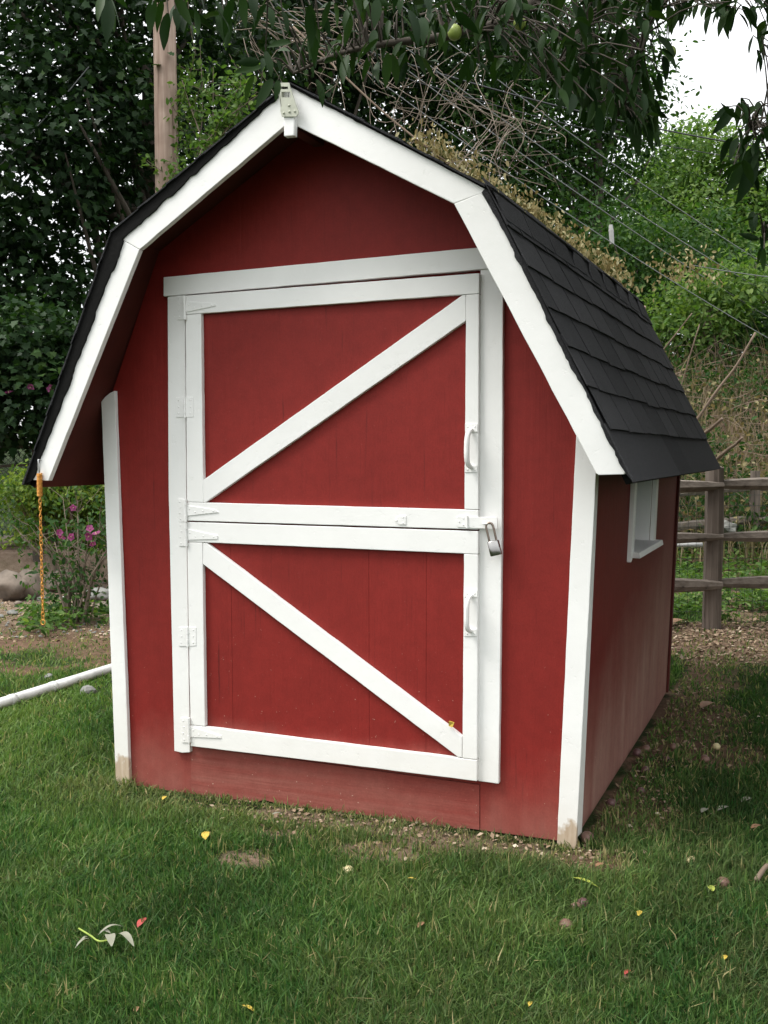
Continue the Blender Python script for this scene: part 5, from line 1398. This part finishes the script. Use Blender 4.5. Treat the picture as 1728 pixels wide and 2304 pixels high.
# ------------------------------------------------------------------ small things lying on the lawn
def lay_leaf(px, py, px2, py2, mat, lab, wide=.32, lift=.022, curl=.07, cat='leaf', name='fallen_leaf', grp='fallen leaves on the lawn'):
    a, b = on_ground(px, py) + [0, 0, lift], on_ground(px2, py2) + [0, 0, lift]
    L = np.linalg.norm(b - a); D = unit(b - a); Sd = unit(np.cross([0, 0, 1.], D)); n = 8; V = []; F = []
    for k in range(n + 1):
        t = k / n; w = wide * .55 * L * math.sin(math.pi * (t * .96 + .02)) ** .8; c = a + (b - a) * t + np.array([0, 0, curl * L * math.sin(math.pi * t)])
        V += [c - Sd * w + [0, 0, w * .22], c, c + Sd * w + [0, 0, w * .1]]
    for k in range(n):
        for s in (0, 1): F.append((k * 3 + s, k * 3 + s + 1, k * 3 + s + 4, k * 3 + s + 3))
    me = mesh_np(name, V, F, M[mat], True)
    return tag(link(name, me), lab, cat, grp)
lay_leaf(1284, 1990, 1345, 2012, 'yellowgreen', 'long yellow green leaf on the lawn before the right corner post', .16)
lay_leaf(461, 1905, 464, 1885, 'yellow', 'bright yellow leaf standing in the grass before the left half of the door', .3)
lay_leaf(916, 1992, 936, 1994, 'yellow', 'small pale yellow leaf on the lawn below the door latch side', .35)
lay_leaf(545, 2282, 575, 2298, 'yellow', 'yellow leaf at the bottom edge of the picture', .22)
lay_leaf(1668, 1818, 1692, 1808, 'pale_leaf', 'curled cream leaf on the grass right of the shed', .4)
lay_leaf(1612, 1838, 1640, 1828, 'pale_leaf', 'whitish crumpled leaf left of the cream one', .35)
lay_leaf(1578, 1842, 1592, 1832, 'pale_leaf', 'tiny grey leaf beside the whitish crumpled one', .4)
lay_leaf(1690, 1878, 1712, 1870, 'brown_leaf', 'tan leaf below the cream leaf near the right edge', .4)
lay_leaf(310, 2104, 328, 2082, 'red_leaf', 'dull red leaf on the lawn above the wilted sprig', .35)
lay_leaf(940, 2105, 955, 2092, 'brown_leaf', 'rust brown leaf on the open lawn below the yellow leaf', .4)
lay_leaf(1626, 2180, 1634, 2168, 'yellow', 'tiny yellow leaf low on the lawn at right', .4)
lay_leaf(1594, 2008, 1604, 2022, 'yellowgreen', 'bright lime leaf beside the brown fruit at right', .5)
lay_leaf(1436, 2078, 1441, 2066, 'yellow', 'yellowish grass leaf right of the half hidden red fruit', .4)
lay_leaf(1188, 2286, 1196, 2274, 'yellow', 'small ochre leaf near the bottom edge right of centre', .4)
lay_leaf(1405, 2212, 1418, 2202, 'red_leaf', 'small dark red leaf low on the right lawn', .4)
lay_leaf(304, 2300, 310, 2285, 'brown_leaf', 'brown leaf tip at the bottom edge left', .4)
lay_leaf(366, 1812, 374, 1804, 'yellow', 'little orange yellow leaf near the left corner of the shed', .4)
lay_leaf(1340, 1965, 1358, 1958, 'brown_leaf', 'rusty leaf in the bare patch before the corner post', .45)
lay_leaf(1578, 1602, 1605, 1590, 'brown_leaf', 'pinkish brown leaf on the bare soil right of the shed', .4)
lay_leaf(1508, 1410, 1545, 1402, 'brown_leaf', 'curled brown leaf on the soil beside the rear shed corner', .4)
lay_leaf(612, 1846, 632, 1842, 'pale_leaf', 'grey green leaf in the grass under the sill panel', .4)
# yellow leaf caught on the lower brace
c = at_y(1015, 1629, RF - .004)
MB().hexa([c + np.array(v_) for v_ in ((-.009, 0, -.008), (.006, -.004, -.010), (.011, -.002, .006), (-.006, -.006, .010))], [c + np.array(v_) for v_ in ((-.009, .0025, -.008), (.006, .0025, -.010), (.011, .0025, .006), (-.006, .0025, .010))]).build('fallen_leaf', M['yellow'])
tag(bpy.data.objects[[o.name for o in bpy.data.objects if o.name.startswith('fallen_leaf')][-1]], 'small yellow leaf stuck on the lower door brace', 'leaf')
# wilted sprig
sprig = empty('wilted_sprig', on_ground(235, 2150), 'wilted twig with pale curled leaves lying on the lawn at left', 'twig')
p = [on_ground(*q) + [0, 0, .045] for q in ((178, 2126), (205, 2143), (225, 2156), (258, 2150))]
V, F = tube_np(curve_pts(p, 14), .0024, 6); link('stem', mesh_np('stem', V, F, M['green_stem'], True), sprig)
for a, b, w in (((205, 2155), (170, 2176), .13), ((222, 2145), (278, 2126), .15), ((246, 2146), (252, 2172), .34), ((262, 2146), (302, 2172), .2), ((200, 2150), (182, 2160), .2), ((250, 2142), (225, 2138), .3)):
    o = lay_leaf(*a, *b, 'pale_leaf', None, w, .05, .2, None, 'leaf', None)
    o.parent = sprig; o.matrix_basis = wmat(sprig).inverted()
# stick
a, b = on_ground(1702, 2002) + [0, 0, .03], on_ground(1740, 1960) + [0, 0, .03]
V, F = tube_np(curve_pts([a, (a + b) / 2 + [0, 0, .01], b], 8), np.linspace(.008, .006, 8), 7); tag(link('stick', mesh_np('stick', V, F, M['twig'], True)), 'grey brown stick on the lawn at the right edge', 'stick')
# windfalls
for i, (px, py, r, mt, lab) in enumerate((
    (1322, 1893, .024, 'fruit_pink', 'dull pink fallen fruit against the right corner post'), (783, 1968, .020, 'fruit_pale', 'pale yellow fallen fruit before the middle of the door'),
    (1376, 1812, .018, 'fruit_red', 'purplish fallen fruit nearest the front along the side wall'), (1442, 1784, .016, 'fruit_red', 'second purplish fruit from the corner post along the wall'),
    (1452, 1738, .018, 'fruit_red', 'dark fruit in the bare soil midway along the side wall'), (1434, 1698, .019, 'fruit_red', 'glossy dark fruit closest to the wall foot'),
    (1454, 1690, .019, 'fruit_pink', 'pinkish fruit right beside the glossy dark one'), (1515, 1685, .017, 'fruit_pink', 'muted pink fruit alone farther from the wall'),
    (1586, 1714, .020, 'fruit_pink', 'brownish fruit right of the bare soil strip'), (1612, 1684, .017, 'fruit_pale', 'tan fruit behind the brownish one'),
    (1556, 1943, .017, 'fruit_pale', 'cream fallen fruit in thick grass right of the corner post'), (1628, 2000, .020, 'fruit_pink', 'brownish pink fruit beside the lime leaf'),
    (1312, 2045, .018, 'fruit_red', 'crimson fruit half hidden in grass below the long leaf'), (1296, 2052, .016, 'fruit_pink', 'brown fruit touching the crimson one'), (1274, 2098, .021, 'fruit_pink', 'large brown rotting fruit in the middle of the right lawn'),
    (1410, 2208, .012, 'fruit_pink', 'tiny brown fruit low on the right lawn'), (1500, 1712, .014, 'fruit_red', 'smallest dark fruit between wall and lawn'))):
    p = on_ground(px, py + r * 600 / 2.4 * .12); lump('fallen_fruit', p + [0, 0, r * (.55 if i not in (11, 12, 13, 14) else .9)], (r, r, r * .93), M[mt], 500 + i, lab, 'fruit', 'fallen fruit around the shed', sub=2, rough=.05)
# dead grass mat
